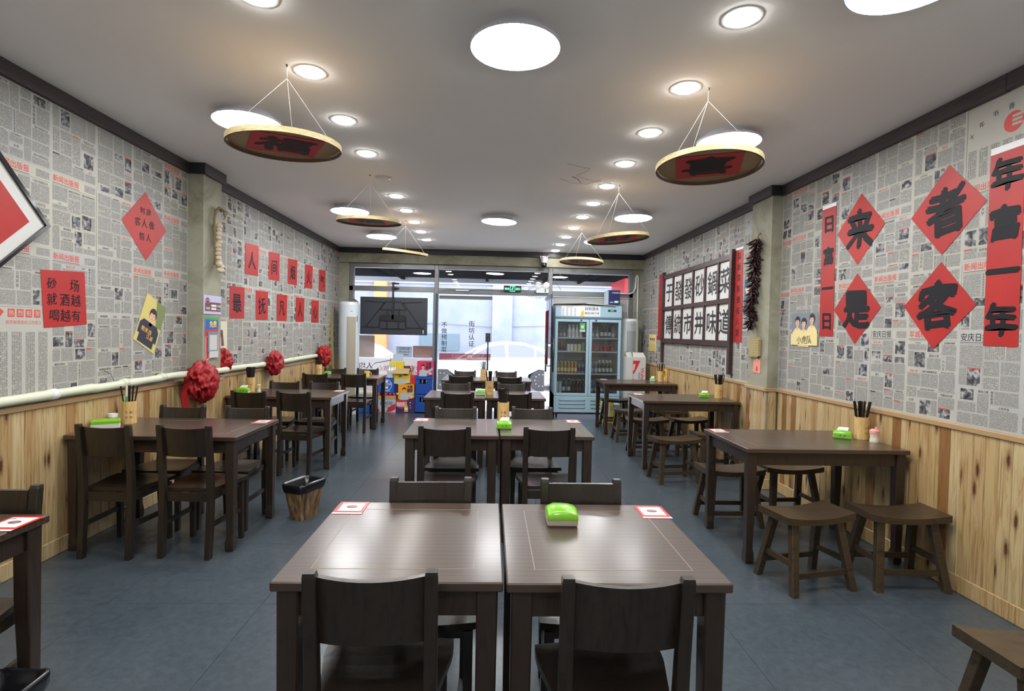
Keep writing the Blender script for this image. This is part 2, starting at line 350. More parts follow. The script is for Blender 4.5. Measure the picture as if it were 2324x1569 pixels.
    def vtext(s, F, st, cu, cv_top, size, pitch, d, m, bold=0, wob=0):
        for i, ch in enumerate(st):
            if ch != ' ': s.text(F, ch, cu, cv_top-(i+.5)*pitch, size, d, m, bold, wob=wob)
        return s
    def lathe(s, prof, m, n=16, o=(0, 0, 0), smooth=True, caps=True):   # prof: (r, z); m may be a list per segment
        rings = []
        vs = []
        for (r, z) in prof:
            for i in range(n): vs.append((o[0]+r*cos(2*pi*i/n), o[1]+r*sin(2*pi*i/n), o[2]+z))
        for k in range(len(prof)-1):
            mm = m[k] if isinstance(m, list) else m
            sub = vs[k*n:(k+2)*n]
            s.add(sub, [(i, (i+1) % n, n+(i+1) % n, n+i) for i in range(n)], mm, smooth)
        mm = m[-1] if isinstance(m, list) else m
        if caps and prof[-1][0] > 1e-5: s.add(vs[-n:], [tuple(range(n))], mm)
        mm = m[0] if isinstance(m, list) else m
        if caps and prof[0][0] > 1e-5: s.add(vs[:n], [tuple(range(n))[::-1]], mm)
        return s
    def tube(s, pts, r, m, n=8, caps=True):
        pts = [Vector(p) for p in pts]; vs = []; N = len(pts)
        rr = r if isinstance(r, (list, tuple)) else [r]*N
        up = Vector((0, 0, 1)); prev = None
        for i, p in enumerate(pts):
            t = (pts[min(i+1, N-1)]-pts[max(i-1, 0)]).normalized()
            if prev is None:
                a = up if abs(t.dot(up)) < .95 else Vector((1, 0, 0)); u = t.cross(a).normalized()
            else: u = (prev-t*prev.dot(t)).normalized()
            prev = u; w_ = t.cross(u)
            for k in range(n): vs.append(p+(u*cos(2*pi*k/n)+w_*sin(2*pi*k/n))*rr[i])
        fs = [(i*n+k, i*n+(k+1) % n, (i+1)*n+(k+1) % n, (i+1)*n+k) for i in range(N-1) for k in range(n)]
        if caps: fs += [tuple(range(n))[::-1], tuple((N-1)*n+k for k in range(n))]
        return s.add(vs, fs, m, True)
    def loft(s, secs, m, c=.12):      # secs: (cx,cy,cz,hx,hy) rectangles with clipped corners, stacked upward
        vs = []
        for (x, y, z, hx, hy) in secs:
            a, b = hx*(1-c*1.4), hy*(1-c*1.4)
            for (p, q) in ((a, -hy), (hx, -b), (hx, b), (a, hy), (-a, hy), (-hx, b), (-hx, -b), (-a, -hy)): vs.append((x+p, y+q, z))
        n = 8; N = len(secs)
        fs = [(i*n+k, i*n+(k+1) % n, (i+1)*n+(k+1) % n, (i+1)*n+k) for i in range(N-1) for k in range(n)]
        fs += [tuple(range(n))[::-1], tuple((N-1)*n+k for k in range(n))]
        return s.add(vs, fs, m)
    def bar(s, a, b, hw, hh, m, up=(0, 0, 1)):     # rectangular bar from a to b
        a, b = Vector(a), Vector(b); t = (b-a).normalized(); u = t.cross(Vector(up)).normalized(); v = u.cross(t)
        P = [p+u*(sx*hw)+v*(sy*hh) for p in (a, b) for sx, sy in ((-1, -1), (1, -1), (1, 1), (-1, 1))]
        return s.add(P, [(0, 1, 2, 3), (7, 6, 5, 4), (0, 4, 5, 1), (1, 5, 6, 2), (2, 6, 7, 3), (3, 7, 4, 0)], m)
    def mesh(s, name):
        me = bpy.data.meshes.new(name); me.from_pydata(s.v, [], s.f)
        for n in s.mats: me.materials.append(MATS[n])
        me.polygons.foreach_set('material_index', s.m); me.polygons.foreach_set('use_smooth', s.sm)
        if any(u for u in s.uv):
            ul = me.uv_layers.new(name='UVMap'); fl = []
            for f, u in zip(s.f, s.uv):
                for k in range(len(f)): fl += list(u[k]) if u else [0, 0]
            ul.data.foreach_set('uv', fl)
        me.update(); return me

def ob(name, data, parent=None, loc=None, rot=None, label=None, cat=None, group=None, kind=None):
    if isinstance(data, MB): data = data.mesh(name)
    o = bpy.data.objects.new(name, data); COL.objects.link(o)
    if parent: o.parent = parent
    if loc is not None: o.location = loc
    if rot is not None: o.rotation_euler = rot if isinstance(rot, (tuple, list)) else (0, 0, rot)
    for k, v_ in (('label', label), ('category', cat), ('group', group), ('kind', kind)):
        if v_: o[k] = v_
    return o
def thing(name, label, cat, loc=(0, 0, 0), rot=0, group=None): return ob(name, None, None, loc, rot, label, cat, group)
def dup(src, loc, rot=0, label=None, group=None):
    def cp(o, par):
        c = o.copy(); COL.objects.link(c); c.parent = par
        for ch in [q for q in KIDS.get(o.name, [])]: cp(ch, c)
        return c
    c = cp(src, None); c.location = loc; c.rotation_euler = (0, 0, rot)
    if label: c['label'] = label
    if group: c['group'] = group
    return c
KIDS = {}
def remember(o): KIDS[o.name] = [c for c in COL.objects if c.parent == o]; [remember(c) for c in KIDS[o.name]]

# ================================================================== room shell
fl = ob('floor', MB().box((XL-.3, YB-.2, -.06), (XR+.3, YG+.05, -.004), 'grout'), kind='structure')
xs = [XL-.03]+[-2.765+.795*k for k in range(1, 7)]+[XR+.03]; xs = [XL-.03, -1.968, -1.173, -.378, .417, 1.212, 2.007, XR+.03]
ys = [YB]+[2.835-.795*k for k in range(5, -1, -1)]+[2.835+.795*k for k in range(1, 9)]+[YG+.02]
for i in range(len(xs)-1):
    for j in range(len(ys)-1):
        ob('tile', MB().box((xs[i]+.0009, ys[j]+.0009, -.004), (xs[i+1]-.0009, ys[j+1]-.0009, 0), 'floor_tile'), fl)
ce = ob('ceiling', MB().box((XL-.3, YB-.2, H), (XR+.3, YG+.3, H+.1), 'ceiling_paint'), kind='structure')
cp = MB(); pts = [(.62+.30*sin(i*.9)*.4+.05*i, 4.55+.07*i+.03*sin(i*2.1), H-.0006) for i in range(9)]
cp.tube(pts, .0012, 'ink_grey', 4); cp.tube([(.72, 4.92, H-.001), (.78, 4.99, H-.001), (.83, 5.12, H-.001)], .004, 'ink_grey', 4)
cp.tube([(.62, 5.0, H-.0006), (.74, 5.13, H-.0006), (.9, 5.16, H-.0006), (1.0, 5.0, H-.0006)], .0012, 'ink_grey', 4)
ob('ceiling_crack', cp, ce)

PIL = [(-1, -2.575, 4.90, 5.22), (1, 2.65, 5.01, 5.40)]         # side, face x, y0, y1
wl = ob('wall_left', MB().box((XL-.12, YB, 0), (XL, YG+.3, H), 'paper'), kind='structure')
wr = ob('wall_right', MB().box((XR, YB, 0), (XR+.12, YG+.3, H), 'paper'), kind='structure')
ob('wall_back', MB().box((XL-.12, YB-.12, 0), (XR+.12, YB, H), 'back_paint'), kind='structure')
ob('pillar', MB().box((XL, PIL[0][2], 0), (PIL[0][1], PIL[0][3], H), 'plaster'), wl)
ob('pillar', MB().box((PIL[1][1], PIL[1][2], 0), (XR, PIL[1][3], H), 'plaster'), wr)
wf = ob('wall_front', MB().box((XL, YF, 2.64), (XR, YG+.2, H), 'plaster').box((XL, YF+.06, 0), (-2.54, YG+.2, 2.64), 'plaster').box((2.585, YF+.06, 0), (XR, YG+.2, 2.64), 'plaster'), kind='structure')

# cornice boards
def cornice(name, segs, parentname):
    p = ob(name, None, kind='structure')
    for a, b in segs:
        d = (Vector(b)-Vector(a)); L = d.length; k = max(1, round(L/2.4)); 
        for q in range(k):
            s0 = Vector(a)+d*(q/k); s1 = Vector(a)+d*((q+1)/k); n = Vector((-d.y, d.x)).normalized()*.016
            m = MB(); x0, x1 = sorted((s0.x, s1.x)); y0, y1 = sorted((s0.y, s1.y))
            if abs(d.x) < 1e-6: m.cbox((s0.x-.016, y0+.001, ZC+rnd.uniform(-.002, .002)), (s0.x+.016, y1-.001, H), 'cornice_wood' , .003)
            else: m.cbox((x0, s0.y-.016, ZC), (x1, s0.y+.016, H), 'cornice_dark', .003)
            ob('cornice_board', m, p)
    return p
P0, P1 = PIL
cornice('trim_1', [((XL+.016, YB), (XL+.016, P0[2]-.03)), ((P0[1]+.016, P0[2]-.03), (P0[1]+.016, P0[3]+.03)), ((XL+.016, P0[3]+.03), (XL+.016, YF-.03)), ((XL, P0[2]-.016), (P0[1]+.03, P0[2]-.016)), ((XL, P0[3]+.016), (P0[1]+.03, P0[3]+.016))], wl)
cornice('trim_2', [((XR-.016, YB), (XR-.016, P1[2]-.03)), ((P1[1]-.016, P1[2]-.03), (P1[1]-.016, P1[3]+.03)), ((XR-.016, P1[3]+.03), (XR-.016, YF-.03)), ((P1[1]-.03, P1[2]-.016), (XR, P1[2]-.016)), ((P1[1]-.03, P1[3]+.016), (XR, P1[3]+.016))], wr)
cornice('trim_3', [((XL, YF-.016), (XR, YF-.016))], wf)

# pine wainscot: every plank a piece of its wall
def plank_mesh(wd, x=None):
    # front face profile with chamfered sides, length along z; local: width along y, front toward +x
    t_, c = .012, .004; g = .0008
    prof = [(0, -wd/2+g), (t_-c, -wd/2+g), (t_, -wd/2+g+c), (t_, wd/2-g-c), (t_-c, wd/2-g), (0, wd/2-g)]
    z0, z1 = .0, ZW-.035-.09
    vs = [(x_, y_, z0) for x_, y_ in prof]+[(x_, y_, z1) for x_, y_ in prof]
    return MB().add(vs, [(0, 1, 7, 6), (1, 2, 8, 7), (2, 3, 9, 8), (3, 4, 10, 9), (4, 5, 11, 10), (0, 5, 4, 3, 2, 1)], 'pine').mesh('plank')
PW = [plank_mesh(.0765), plank_mesh(.0765)]
def wains(side, wall, x_wall, ppx, py0, py1):
    s = -side                                     # direction the front faces (+1 for left wall)
    rot0 = 0 if side < 0 else pi
    base = ob('wainscot_backing', MB().box((min(x_wall, x_wall+s*.003), .6, 0), (max(x_wall, x_wall+s*.003), YF+.05, ZW-.02), 'gap_dark'), wall)
    y = .65
    while y < YF+.03:
        if not (py0-.03 < y < py1+.03): ob('plank', PW[0], wall, (x_wall+s*.003, y, .09), rot0)
        y += .0765
    # pillar faces
    yy = py0+.038
    while yy < py1+.01: ob('plank', PW[0], wall, (ppx, yy, .09), rot0); yy += .0765
    xx = x_wall+s*.05
    while (ppx-xx)*s > .01:
        ob('plank', PW[0], wall, (xx, py0, .09), -pi/2); xx += s*.0765
    xx = x_wall+s*.05
    # rails and skirting
    segs = [((x_wall, .6), (x_wall, py0)), ((ppx, py0), (ppx, py1)), ((x_wall, py1), (x_wall, YF+.05))]
    for (a, b) in segs:
        y0 = a[1]; y1 = b[1]; e = .014 if a[0] == ppx else 0
        x0, x1 = a[0], a[0]+s*.026
        ob('cap_rail', MB().cbox((x0, y0-e, ZW-.035), (x1, y1+e, ZW), 'pine_rail', .005), wall)
        ob('skirting_board', MB().cbox((x0, y0-e, 0), (a[0]+s*.02, y1+e, .1), 'pine', .004), wall)
    for yq, q in ((py0, -1), (py1, 1)):
        ob('cap_rail', MB().cbox((x_wall, yq, ZW-.035), (ppx+s*.026, yq+q*.02, ZW), 'pine_rail', .004), wall)
        ob('skirting_board', MB().cbox((x_wall, yq, 0), (ppx+s*.02, yq+q*.018, .1), 'pine', .004), wall)
wains(-1, wl, XL, P0[1], P0[2], P0[3]); wains(1, wr, XR, P1[1], P1[2], P1[3])

# ------------------------------------------------------------------ newspaper sheets
HEAD = ['千树万树梨花开', '红菱依依丹霞香', '热烈祝贺', '企改已进入第二阶段', '一九九五', '阶段性转移初见成效', '特奉献如下精品', '书香动九州', '新年新蓝图', '确保正常供应', '加强教材管理', '公司开业', '游泳之家', '浙江', '大学', '维护消费者权益']
MAST = [('新闻出版报', 'ink_red'), ('新闻出版报', 'ink_red'), ('安庆日报', 'ink'), ('羊城晚报', 'ink_red')]
def sheet(wd, ht, rg, mast=None, detail=1, special=None):
    F = Fr((0, 0, 0), (1, 0, 0), (0, 1, 0), (0, 0, 1)); m = MB()
    m.fbox(F, (0, 0, 0), (wd, ht, .0006), 'paper'); D = .0010; mg = .014
    off = (rg.random()*9, rg.random()*9)
    top = ht-mg; x0, x1, y0 = mg, wd-mg, mg*.8
    if special == 'arc':
        for i, ch in enumerate('十年书香动九州'):
            a = radians(150-22*i); m.text(F.sub(wd*.62+.24*cos(a), ht*.42+.17*sin(a), 0, (a-pi/2)*.5), ch, 0, 0, .036, D, 'ink', .015)
        m.ell(F, wd*.72, ht*.60, .055, .055, D, 'ink_red', 24)
        for k in range(3): m.rect(F, wd*.70, ht*.55+k*.022, wd*.84, ht*.55+k*.022+.014, D+.0003, 'paper')
        for k in range(5): m.rect(F, x0+k*.07, .03, x0+k*.07+.055, ht*.42, D, 'print_list', off)
        return m.mesh('newspaper_sheet')
    if special == 'congrats':
        for i, ch in enumerate('热烈祝贺'):
            m.rect(F, .085+i*.058, ht-.065, .130+i*.058, ht-.018, D, 'ink_red'); m.text(F, ch, .1075+i*.058, ht-.0415, .036, D+.0004, 'paper', .02)
        m.prism(F, [(.012, ht-.05), (.04, ht-.02), (.062, ht-.035), (.03, ht-.075)], 0, .0012, 'ink_red'); m.prism(F, [(wd-.012, ht-.05), (wd-.04, ht-.02), (wd-.062, ht-.035), (wd-.03, ht-.075)], 0, .0012, 'ink_red')
        m.text(F, '医药有限责任公司成立', wd/2, ht-.095, .024, D, 'ink_red')
        for k in range(4): m.rect(F, .02+k*.09, .03, .085+k*.09, ht-.15, D, 'print_list', off)
        return m.mesh('newspaper_sheet')
    if mast:
        s_, c_ = mast; sz = .046 if len(s_) == 5 else .05
        m.text(F, s_, mg+.004, top-.024, sz, D, c_, .022, ax='l', sx=.92)
        m.rect(F, x0, top-.056, x1*.62, top-.053, D, 'ink'); m.rect(F, x0, top-.064, x1, top-.0625, D, 'ink')
        m.rect(F, x1*.74, top-.05, x1, top-.004, D, 'print_small', off)
        top -= .07
    def block(a, b, c, d, depth):
        w_, h_ = c-a, d-b
        if depth < 5 and (w_ > .16 or h_ > .13 or (depth < 3)) and w_ > .07 and h_ > .06:
            if (w_ > h_*1.0 and w_ > .12) or h_ < .09:
                k = a+w_*rg.uniform(.32, .68); block(a, b, k-.004, d, depth+1); block(k+.004, b, c, d, depth+1)
                if rg.random() < .6: m.rect(F, k-.0006, b, k+.0006, d, D, 'ink_grey')
            else:
                k = b+h_*rg.uniform(.3, .7); block(a, b, c, k-.004, depth+1); block(a, k+.004, c, d, depth+1)
                if rg.random() < .6: m.rect(F, a, k-.0006, c, k+.0006, D, 'ink_grey')
            return
        r = rg.random()
        if r < .20 and w_ < .2:
            pw, ph = min(w_*.9, .085), min(h_*.9, .095)
            u = a+rg.random()*(w_-pw); v_ = d-ph-rg.random()*(h_-ph)
            m.rect(F, u, v_, u+pw, v_+ph, D, 'photo_print')
            if u-a > .03: m.rect(F, a, v_, u-.004, d, D, 'print_small', off)
            if c-u-pw > .03: m.rect(F, u+pw+.004, v_, c, d, D, 'print_small', off)
            if v_-b > .015: m.rect(F, a, b, c, v_-.004, D, 'print_small', off)
            if rg.random() < .3: m.rect(F, u, v_+ph+.0005, u+pw, v_+ph+.007, D+.0002, 'ink_red')
            return
        if r < .72 and detail:
            st = rg.choice(HEAD); 
            if rg.random() < .35 and h_ > .07:
                sz = min(.022, h_/len(st)*.95, max(.008, w_*.3)); 
                m.vtext(F, st, a+sz*.6, d, sz, sz*1.08, D, 'ink', .02)
                if w_-sz*1.4 > .015: m.rect(F, a+sz*1.4, b, c, d, D, 'print_small', off)
            else:
                sz = min(.021, w_/len(st)*.95, h_*.35)*rg.uniform(.7, 1); m.text(F, st, (a+c)/2, d-sz*.6, sz, D, 'ink' if rg.random() < .88 else 'ink_red', .02)
                m.rect(F, a, b, c, d-sz*1.35, D, 'print_small', off)
            return
        m.rect(F, a, b, c, d, D, 'print_small' if r < .93 else 'print_list', off)
        if rg.random() < .18: m.rect(F, a, d-.009, min(c, a+.05), d-.001, D+.0003, 'ink_red' if rg.random() < .7 else 'ink')
    block(x0, y0, x1, top, 0)
    return m.mesh('newspaper_sheet')
def paper_wall(side, wall, bounds, rows, pil, seed):
    rg = random.Random(seed)
    for ci in range(len(bounds)-1):
        a, b = bounds[ci], bounds[ci+1]
        jit = [0]+[rg.uniform(-.012, .02) for _ in rows[1:-1]]+[0]
        for ri in range(len(rows)-1):
            z1, z0 = rows[ri]+jit[ri], rows[ri+1]+jit[ri+1]
            wd = abs(b-a)+.004; ht = z1-z0+.006
            mast = None
            if ri in (1, 2) and (ci % 3 != 1): mast = MAST[0]
            if ri == 3: mast = MAST[2] if ci % 2 == 0 else (MAST[3] if side > 0 and ci % 5 == 1 else None)
            if ri == 0 and rg.random() < .12: mast = MAST[0]
            sp = None
            if side > 0 and ri == 0 and ci == 0: sp = 'arc'
            if side < 0 and ri == 3 and ci == SPC: sp = 'congrats'
            me = sheet(wd, ht, rg, mast, 1 if min(a, b) < 8.2 else 0, sp)
            d = .0004+.0007*((ci*3+ri*2) % 4)
            tilt = rg.uniform(-.003, .003)
            if side < 0: o = ob('newspaper_sheet', me, wall, (XL+d, a, z0), (pi/2, 0, pi/2))
            else: o = ob('newspaper_sheet', me, wall, (XR-d, max(a, b), z0), (pi/2, 0, -pi/2))
Lb = [y for y in [1.15, 1.53, 1.91, 2.28, 2.66, 3.035, 3.415, 3.795, 4.165, 4.54, 4.90]]; SPC = 5
Rows = [ZC+.004, 2.372, 1.905, 1.525, ZW]
Lb2 = [P0[3]+.375*k for k in range(12)]+[YF+.05]
paper_wall(-1, wl, Lb, Rows, None, 3); SPC = 99; paper_wall(-1, wl, Lb2, Rows, None, 5)
Rb = [2.66, 3.046, 3.434, 3.774, 4.17, 4.50, 4.848, 5.01]
Rb2 = [P1[3]+.38*k for k in range(11)]+[YF+.05]
paper_wall(1, wr, Rb, Rows, None, 8); paper_wall(1, wr, Rb2, Rows, None, 12)
paper_wall(2, wr, [1.12, 1.5, 1.89, 2.275, 2.66], Rows, None, 21)

# ================================================================== ceiling lights
def panel_light(x, y, label, tilt=(0, 0)):
    r = thing('ceiling_panel_light', label, 'ceiling light', (x, y, H), 0, 'round ceiling panel lights')
    ob('housing', MB().lathe([(.19, -.040), (.17, -.030), (.165, 0)], 'lamp_body', 28), r)
    ob('rim', MB().lathe([(0, -.040), (.20, -.040), (.222, -.046), (.2235, -.058), (.216, -.060)], 'lamp_body', 40, caps=False), r, rot=(tilt[0], tilt[1], 0))
    ob('diffuser', MB().lathe([(.2165, -.060), (.205, -.0645), (0, -.066)], 'lamp_panel', 40), r, rot=(tilt[0], tilt[1], 0))
for x, y, l in [(.093, 2.64, 'large round white ceiling panel light over the nearest central table'), (.08, 6.76, 'round white ceiling panel light in the middle of the room, far one, tilted'),
                (1.586, 2.03, 'round white ceiling panel light cut off at the top right corner'), (-1.675, 3.74, 'round white ceiling panel light just above the nearest left woven tray'),
                (1.668, 3.79, 'round white ceiling panel light behind the nearest right woven tray'), (-1.687, 6.43, 'round white ceiling panel light above the second left woven tray'),
                (1.664, 6.33, 'round white ceiling panel light above the second right woven tray'), (-1.654, 8.10, 'round white ceiling panel light nearest the far left corner of the ceiling'),
                (1.60, 8.05, 'round white ceiling panel light half hidden behind the second right woven tray'), (-1.68, 1.75, 'round ceiling panel light out of view at the near left'),
                (.09, -.4, 'round ceiling panel light behind the viewer')]:
    panel_light(x, y, l, (0, 0) if y != 6.76 else (.01, .03))
def downlight(x, y, lit, label):
    r = thing('recessed_downlight', label, 'downlight', (x, y, H), 0, 'recessed ceiling downlights')
    ob('trim_ring', MB().lathe([(.088, 0), (.088, -.003), (.072, -.005), (.069, -.001)], 'downlight_trim', 24, caps=False), r)
    ob('lens', MB().lathe([(.069, -.001), (.067, -.009), (.056, -.0135), (0, -.016)], 'lamp_down' if lit else 'lens_off', 24), r)
ORD = ['nearest', 'second', 'third', 'fourth', 'fifth', 'sixth', 'seventh', 'eighth', 'ninth', 'tenth', 'eleventh']
for k in range(11): downlight(1.103, 2.405+.6985*k-(.04 if k == 10 else 0), True, f'small lit recessed downlight, {ORD[k]} in the right row')
for k in range(11):
    downlight(-1.043, 2.405+.6865*k, k not in (4, 10), f'small {"unlit" if k in (4, 10) else "lit"} recessed downlight, {ORD[k]} in the left row')
for k in range(1, 5):
    downlight(1.103, 2.405-.6985*k, True, 'small recessed downlight behind the viewer'); downlight(-1.043, 2.405-.6865*k, True, 'small recessed downlight behind the viewer, left row')

# ================================================================== woven trays hung from the ceiling
def tray(x, y, z, tx, ty, hook, ch, rot, wcol, label):
    r = thing('woven_tray', label, 'woven tray', (x, y, z), 0, 'woven trays hung from the ceiling')
    n = Vector((tx, ty, 1)).normalized(); q = Vector((0, 0, 1)).rotation_difference(n)
    R = .297
    def T(mb):
        mb.v = [tuple(q @ Vector(v)) for v in mb.v]; return mb
    ob('rim', T(MB().lathe([(R-.010, .0), (R, 0), (R, .030), (R-.010, .030), (R-.010, 0)], ['tray_side', 'tray_rim', 'tray_rim', 'tray_side'], 48, caps=False)), r)
    ob('woven_base', T(MB().lathe([(0, .0185), (R-.012, .0185), (R-.012, .0235), (0, .0235)], 'tray_weave', 48, smooth=False, caps=False)), r)
    F = Fr((0, 0, .0165), (cos(rot), sin(rot), 0), (sin(rot), -cos(rot), 0), (0, 0, -1))
    mb = MB().fbox(F, (-.18, -.18, 0), (.18, .18, .0012), 'tray_red')
    o = ob('red_paper', T(mb), r)
    ob('painted_character', T(MB().text(F, ch, 0, 0, .29, .0020, wcol, .035, wob=.03)), o)
    hx, hy = hook; hz = H
    k = Vector((hx-x, hy-y, H-.075-z))
    st = MB().tube([k, (hx-x, hy-y, H-z)], .0012, 'string', 5)
    ob('hanging_string', st, r)
    for a in (100, 215, 335):
        e = q @ Vector(((R-.003)*cos(radians(a)), (R-.003)*sin(radians(a)), .028))
        ob('hanging_string', MB().tube([k, e], .0011, 'string', 5), r)
    ob('ceiling_hook', MB().lathe([(.006, H-z-.012), (.008, H-z-.002), (.008, H-z)], 'wire', 8, (hx-x, hy-y, 0)), r)
tray(-1.150, 3.02, 2.446, -.008, -.045, (-1.142, 3.018), '福', .5, 'ink_brush', 'round woven tray with a red paper character, nearest on the left')
tray(1.247, 3.093, 2.433, -.002, .052, (1.234, 3.093), '喜', -.35, 'ink_brush', 'round woven tray with a red paper character, nearest on the right')
tray(-1.153, 5.083, 2.451, .010, -.061, (-1.152, 5.082), '福', .2, 'ink_brush', 'round woven tray hanging second on the left, below a panel light')
tray(-1.143, 7.131, 2.469, .111, -.086, (-1.143, 7.131), '旺', .3, 'ink_brush', 'tilted woven tray seen edge on near the storefront, third on the left')
tray(1.213, 5.156, 2.371, -.088, -.003, (1.21, 5.158), '财', -.2, 'ink_brush', 'round woven tray hanging second on the right')
tray(1.209, 7.242, 2.419, .038, .023, (1.206, 7.243), '旺', -.2, 'ink_brush', 'woven tray hanging third on the right, beside the security camera')

# ================================================================== tables
def make_table(wd, dp, label, foot=True):
    r = thing('dining_table', label, 'table')
    mb = MB().cbox((-wd/2, -dp/2, .721), (wd/2, dp/2, .75), 'table_top_wood', .004)
    top = ob('tabletop', mb, r)
    e, g = .085 if wd < 1 else .11, .003
    il = MB()
    for a, b in (((-wd/2+e, -dp/2+e), (wd/2-e, -dp/2+e+g)), ((-wd/2+e, dp/2-e-g), (wd/2-e, dp/2-e)), ((-wd/2+e, -dp/2+e), (-wd/2+e+g, dp/2-e)), ((wd/2-e-g, -dp/2+e), (wd/2-e, dp/2-e))):
        il.box((*a, .7495), (*b, .7504), 'inlay')
    ob('inlay_line', il, top)
    i = .03
    ob('apron', MB().box((-wd/2+i+.008, -dp/2+i, .64), (wd/2-i-.008, -dp/2+i+.02, .721), 'table_leg_wood').box((-wd/2+i+.008, dp/2-i-.02, .64), (wd/2-i-.008, dp/2-i, .721), 'table_leg_wood')
       .box((-wd/2+i, -dp/2+i+.02, .64), (-wd/2+i+.02, dp/2-i-.02, .721), 'table_leg_wood').box((wd/2-i-.02, -dp/2+i+.02, .64), (wd/2-i, dp/2-i-.02, .721), 'table_leg_wood'), r)
    for sx in (-1, 1):
        for sy in (-1, 1):
            x, y = sx*(wd/2-.045), sy*(dp/2-.045)
            if foot: secs = [(x, y, 0, .024, .024), (x, y, .02, .028, .028), (x, y, .06, .028, .028), (x+sx*.003, y+sy*.003, .10, .0225, .0225), (x+sx*.003, y+sy*.003, .2, .0235, .0235), (x, y, .45, .028, .028), (x, y, .721, .030, .030)]
            else: secs = [(x, y, 0, .027, .027), (x, y, .721, .031, .031)]
            ob('leg', MB().loft(secs, 'table_leg_wood', .1), r)
    remember(r); return r
ST = None
sideT = make_table(1.07, .705, 'x')
sideT['group'] = 'wide dark tables along the walls'
spots = [(-2.150, 3.825, 'wide dark wooden table at the left wall with a green tissue box, nearest whole one'),
         (-2.152, 5.89, 'wide dark wooden table at the left wall just past the pillar with the garlic'),
         (-2.152, 8.13, 'wide dark wooden table at the far left with a yellow mug on it'),
         (2.180, 3.67, 'wide dark wooden table at the right wall with a pink lidded jar'),
         (2.190, 6.03, 'wide dark table at the right wall just past the chili string pillar'),
         (2.190, 8.00, 'wide dark wooden table at the right wall in front of the drinks fridge'),
         (-2.15, 1.68, 'dark wooden table cut off at the lower left corner of the photo')]
for k, (x, y, l) in enumerate(spots):
    if k == 0: sideT.location = (x, y, 0); sideT['label'] = l
    else: dup(sideT, (x, y, 0), 0, l)
cenT = make_table(.652, .702, 'x', False); cenT['group'] = 'square dark tables pushed together in the centre'
cs = [(-.276, 1.848, 'left one of the two nearest square dark tables in the centre'), (.386, 1.842, 'right one of the two nearest square dark tables, green tissue pack on it'),
      (-.255, 3.985, 'left one of the second pair of square dark tables'), (.407, 4.00, 'right one of the second pair of square dark tables'),
      (-.37, 6.01, 'left one of the third pair of square dark tables'), (.285, 6.06, 'right one of the third pair of square dark tables'),
      (-.37, 8.03, 'left one of the farthest pair of square tables before the glass door'), (.285, 8.06, 'right one of the farthest pair of square tables before the glass door')]
for k, (x, y, l) in enumerate(cs):
    if k == 0: cenT.location = (x, y, 0); cenT['label'] = l
    else: dup(cenT, (x, y, 0), 0, l)

# ================================================================== chairs
def make_chair():
    r = thing('dining_chair', 'x', 'chair', group='dark wooden dining chairs')
    W_ = 'chair_wood'
    for s in (-1, 1):
        ob('leg', MB().loft([(s*.150, -.212, 0, .017, .020), (s*.151, -.198, .2, .018, .021), (s*.152, -.192, .42, .018, .022), (s*.153, -.203, .6, .0175, .018), (s*.154, -.226, .828, .017, .015), (s*.154, -.228, .84, .015, .013)], W_, .1), r)
        ob('leg', MB().loft([(s*.170, .140, 0, .015, .015), (s*.168, .136, .15, .016, .016), (s*.165, .128, .39, .019, .019)], W_, .1), r)
        ob('stretcher', MB().bar((s*.152, -.19, .205), (s*.168, .135, .205), .009, .014, W_), r)
    # curved back panel
    vs, fs = [], []; N = 10
    for i in range(N+1):
        x = -.138+.276*i/N; cv = .022*(1-(x/.138)**2)
        for z, yo in ((.640, -.200), (.818, -.224)):
            for t_ in (0, .018): vs.append((x, yo-cv+t_, z+(.006*(x/.138)**2 if z > .7 else 0)))
    for i in range(N):
        a, b = i*4, i*4+4
        fs += [(a, b, b+2, a+2), (a+1, a+3, b+3, b+1), (a+2, b+2, b+3, a+3), (a, a+1, b+1, b)]
    fs += [(0, 2, 3, 1), (N*4, N*4+1, N*4+3, N*4+2)]
    ob('backrest', MB().add(vs, fs, W_, False), r)
    # dished seat, wider and bowed at the front
    P, Q = 12, 8; vs, fs = [], []
    def hw(t_): return .148+.055*min(1, t_*1.25)
    for j in range(Q+1):
        t_ = j/Q
        for i in range(P+1):
            u = 2*i/P-1; y = -.172+.335*t_+(.020*(1-u*u) if t_ > .5 else 0)*(2*t_-1)
            dip = -.010*(1-u*u)*(sin(pi*min(1, max(0, t_*1.1-.02)))) 
            vs.append((u*hw(t_), y, .433+dip))
    T_ = (P+1)*(Q+1)
    vs += [(a, b, .408) for a, b, c in vs]
    for j in range(Q):
        for i in range(P):
            a = j*(P+1)+i; fs += [(a, a+1, a+P+2, a+P+1), (T_+a, T_+a+P+1, T_+a+P+2, T_+a+1)]
    for i in range(P): fs += [(i, T_+i, T_+i+1, i+1), (Q*(P+1)+i, Q*(P+1)+i+1, T_+Q*(P+1)+i+1, T_+Q*(P+1)+i)]
    for j in range(Q):
        a, b = j*(P+1), (j+1)*(P+1); fs += [(a, b, T_+b, T_+a), (a+P, T_+a+P, T_+b+P, b+P)]
    ob('seat', MB().add(vs, fs, W_, False), r)
    ob('seat_frame', MB().bar((-.14, -.185, .38), (.14, -.185, .38), .009, .027, W_).bar((-.155, .133, .385), (.155, .133, .385), .009, .022, W_).bar((-.152, -.18, .385), (-.166, .13, .385), .009, .022, W_).bar((.152, -.18, .385), (.166, .13, .385), .009, .022, W_), r)
    remember(r); return r
ch0 = make_chair(); used = [0]
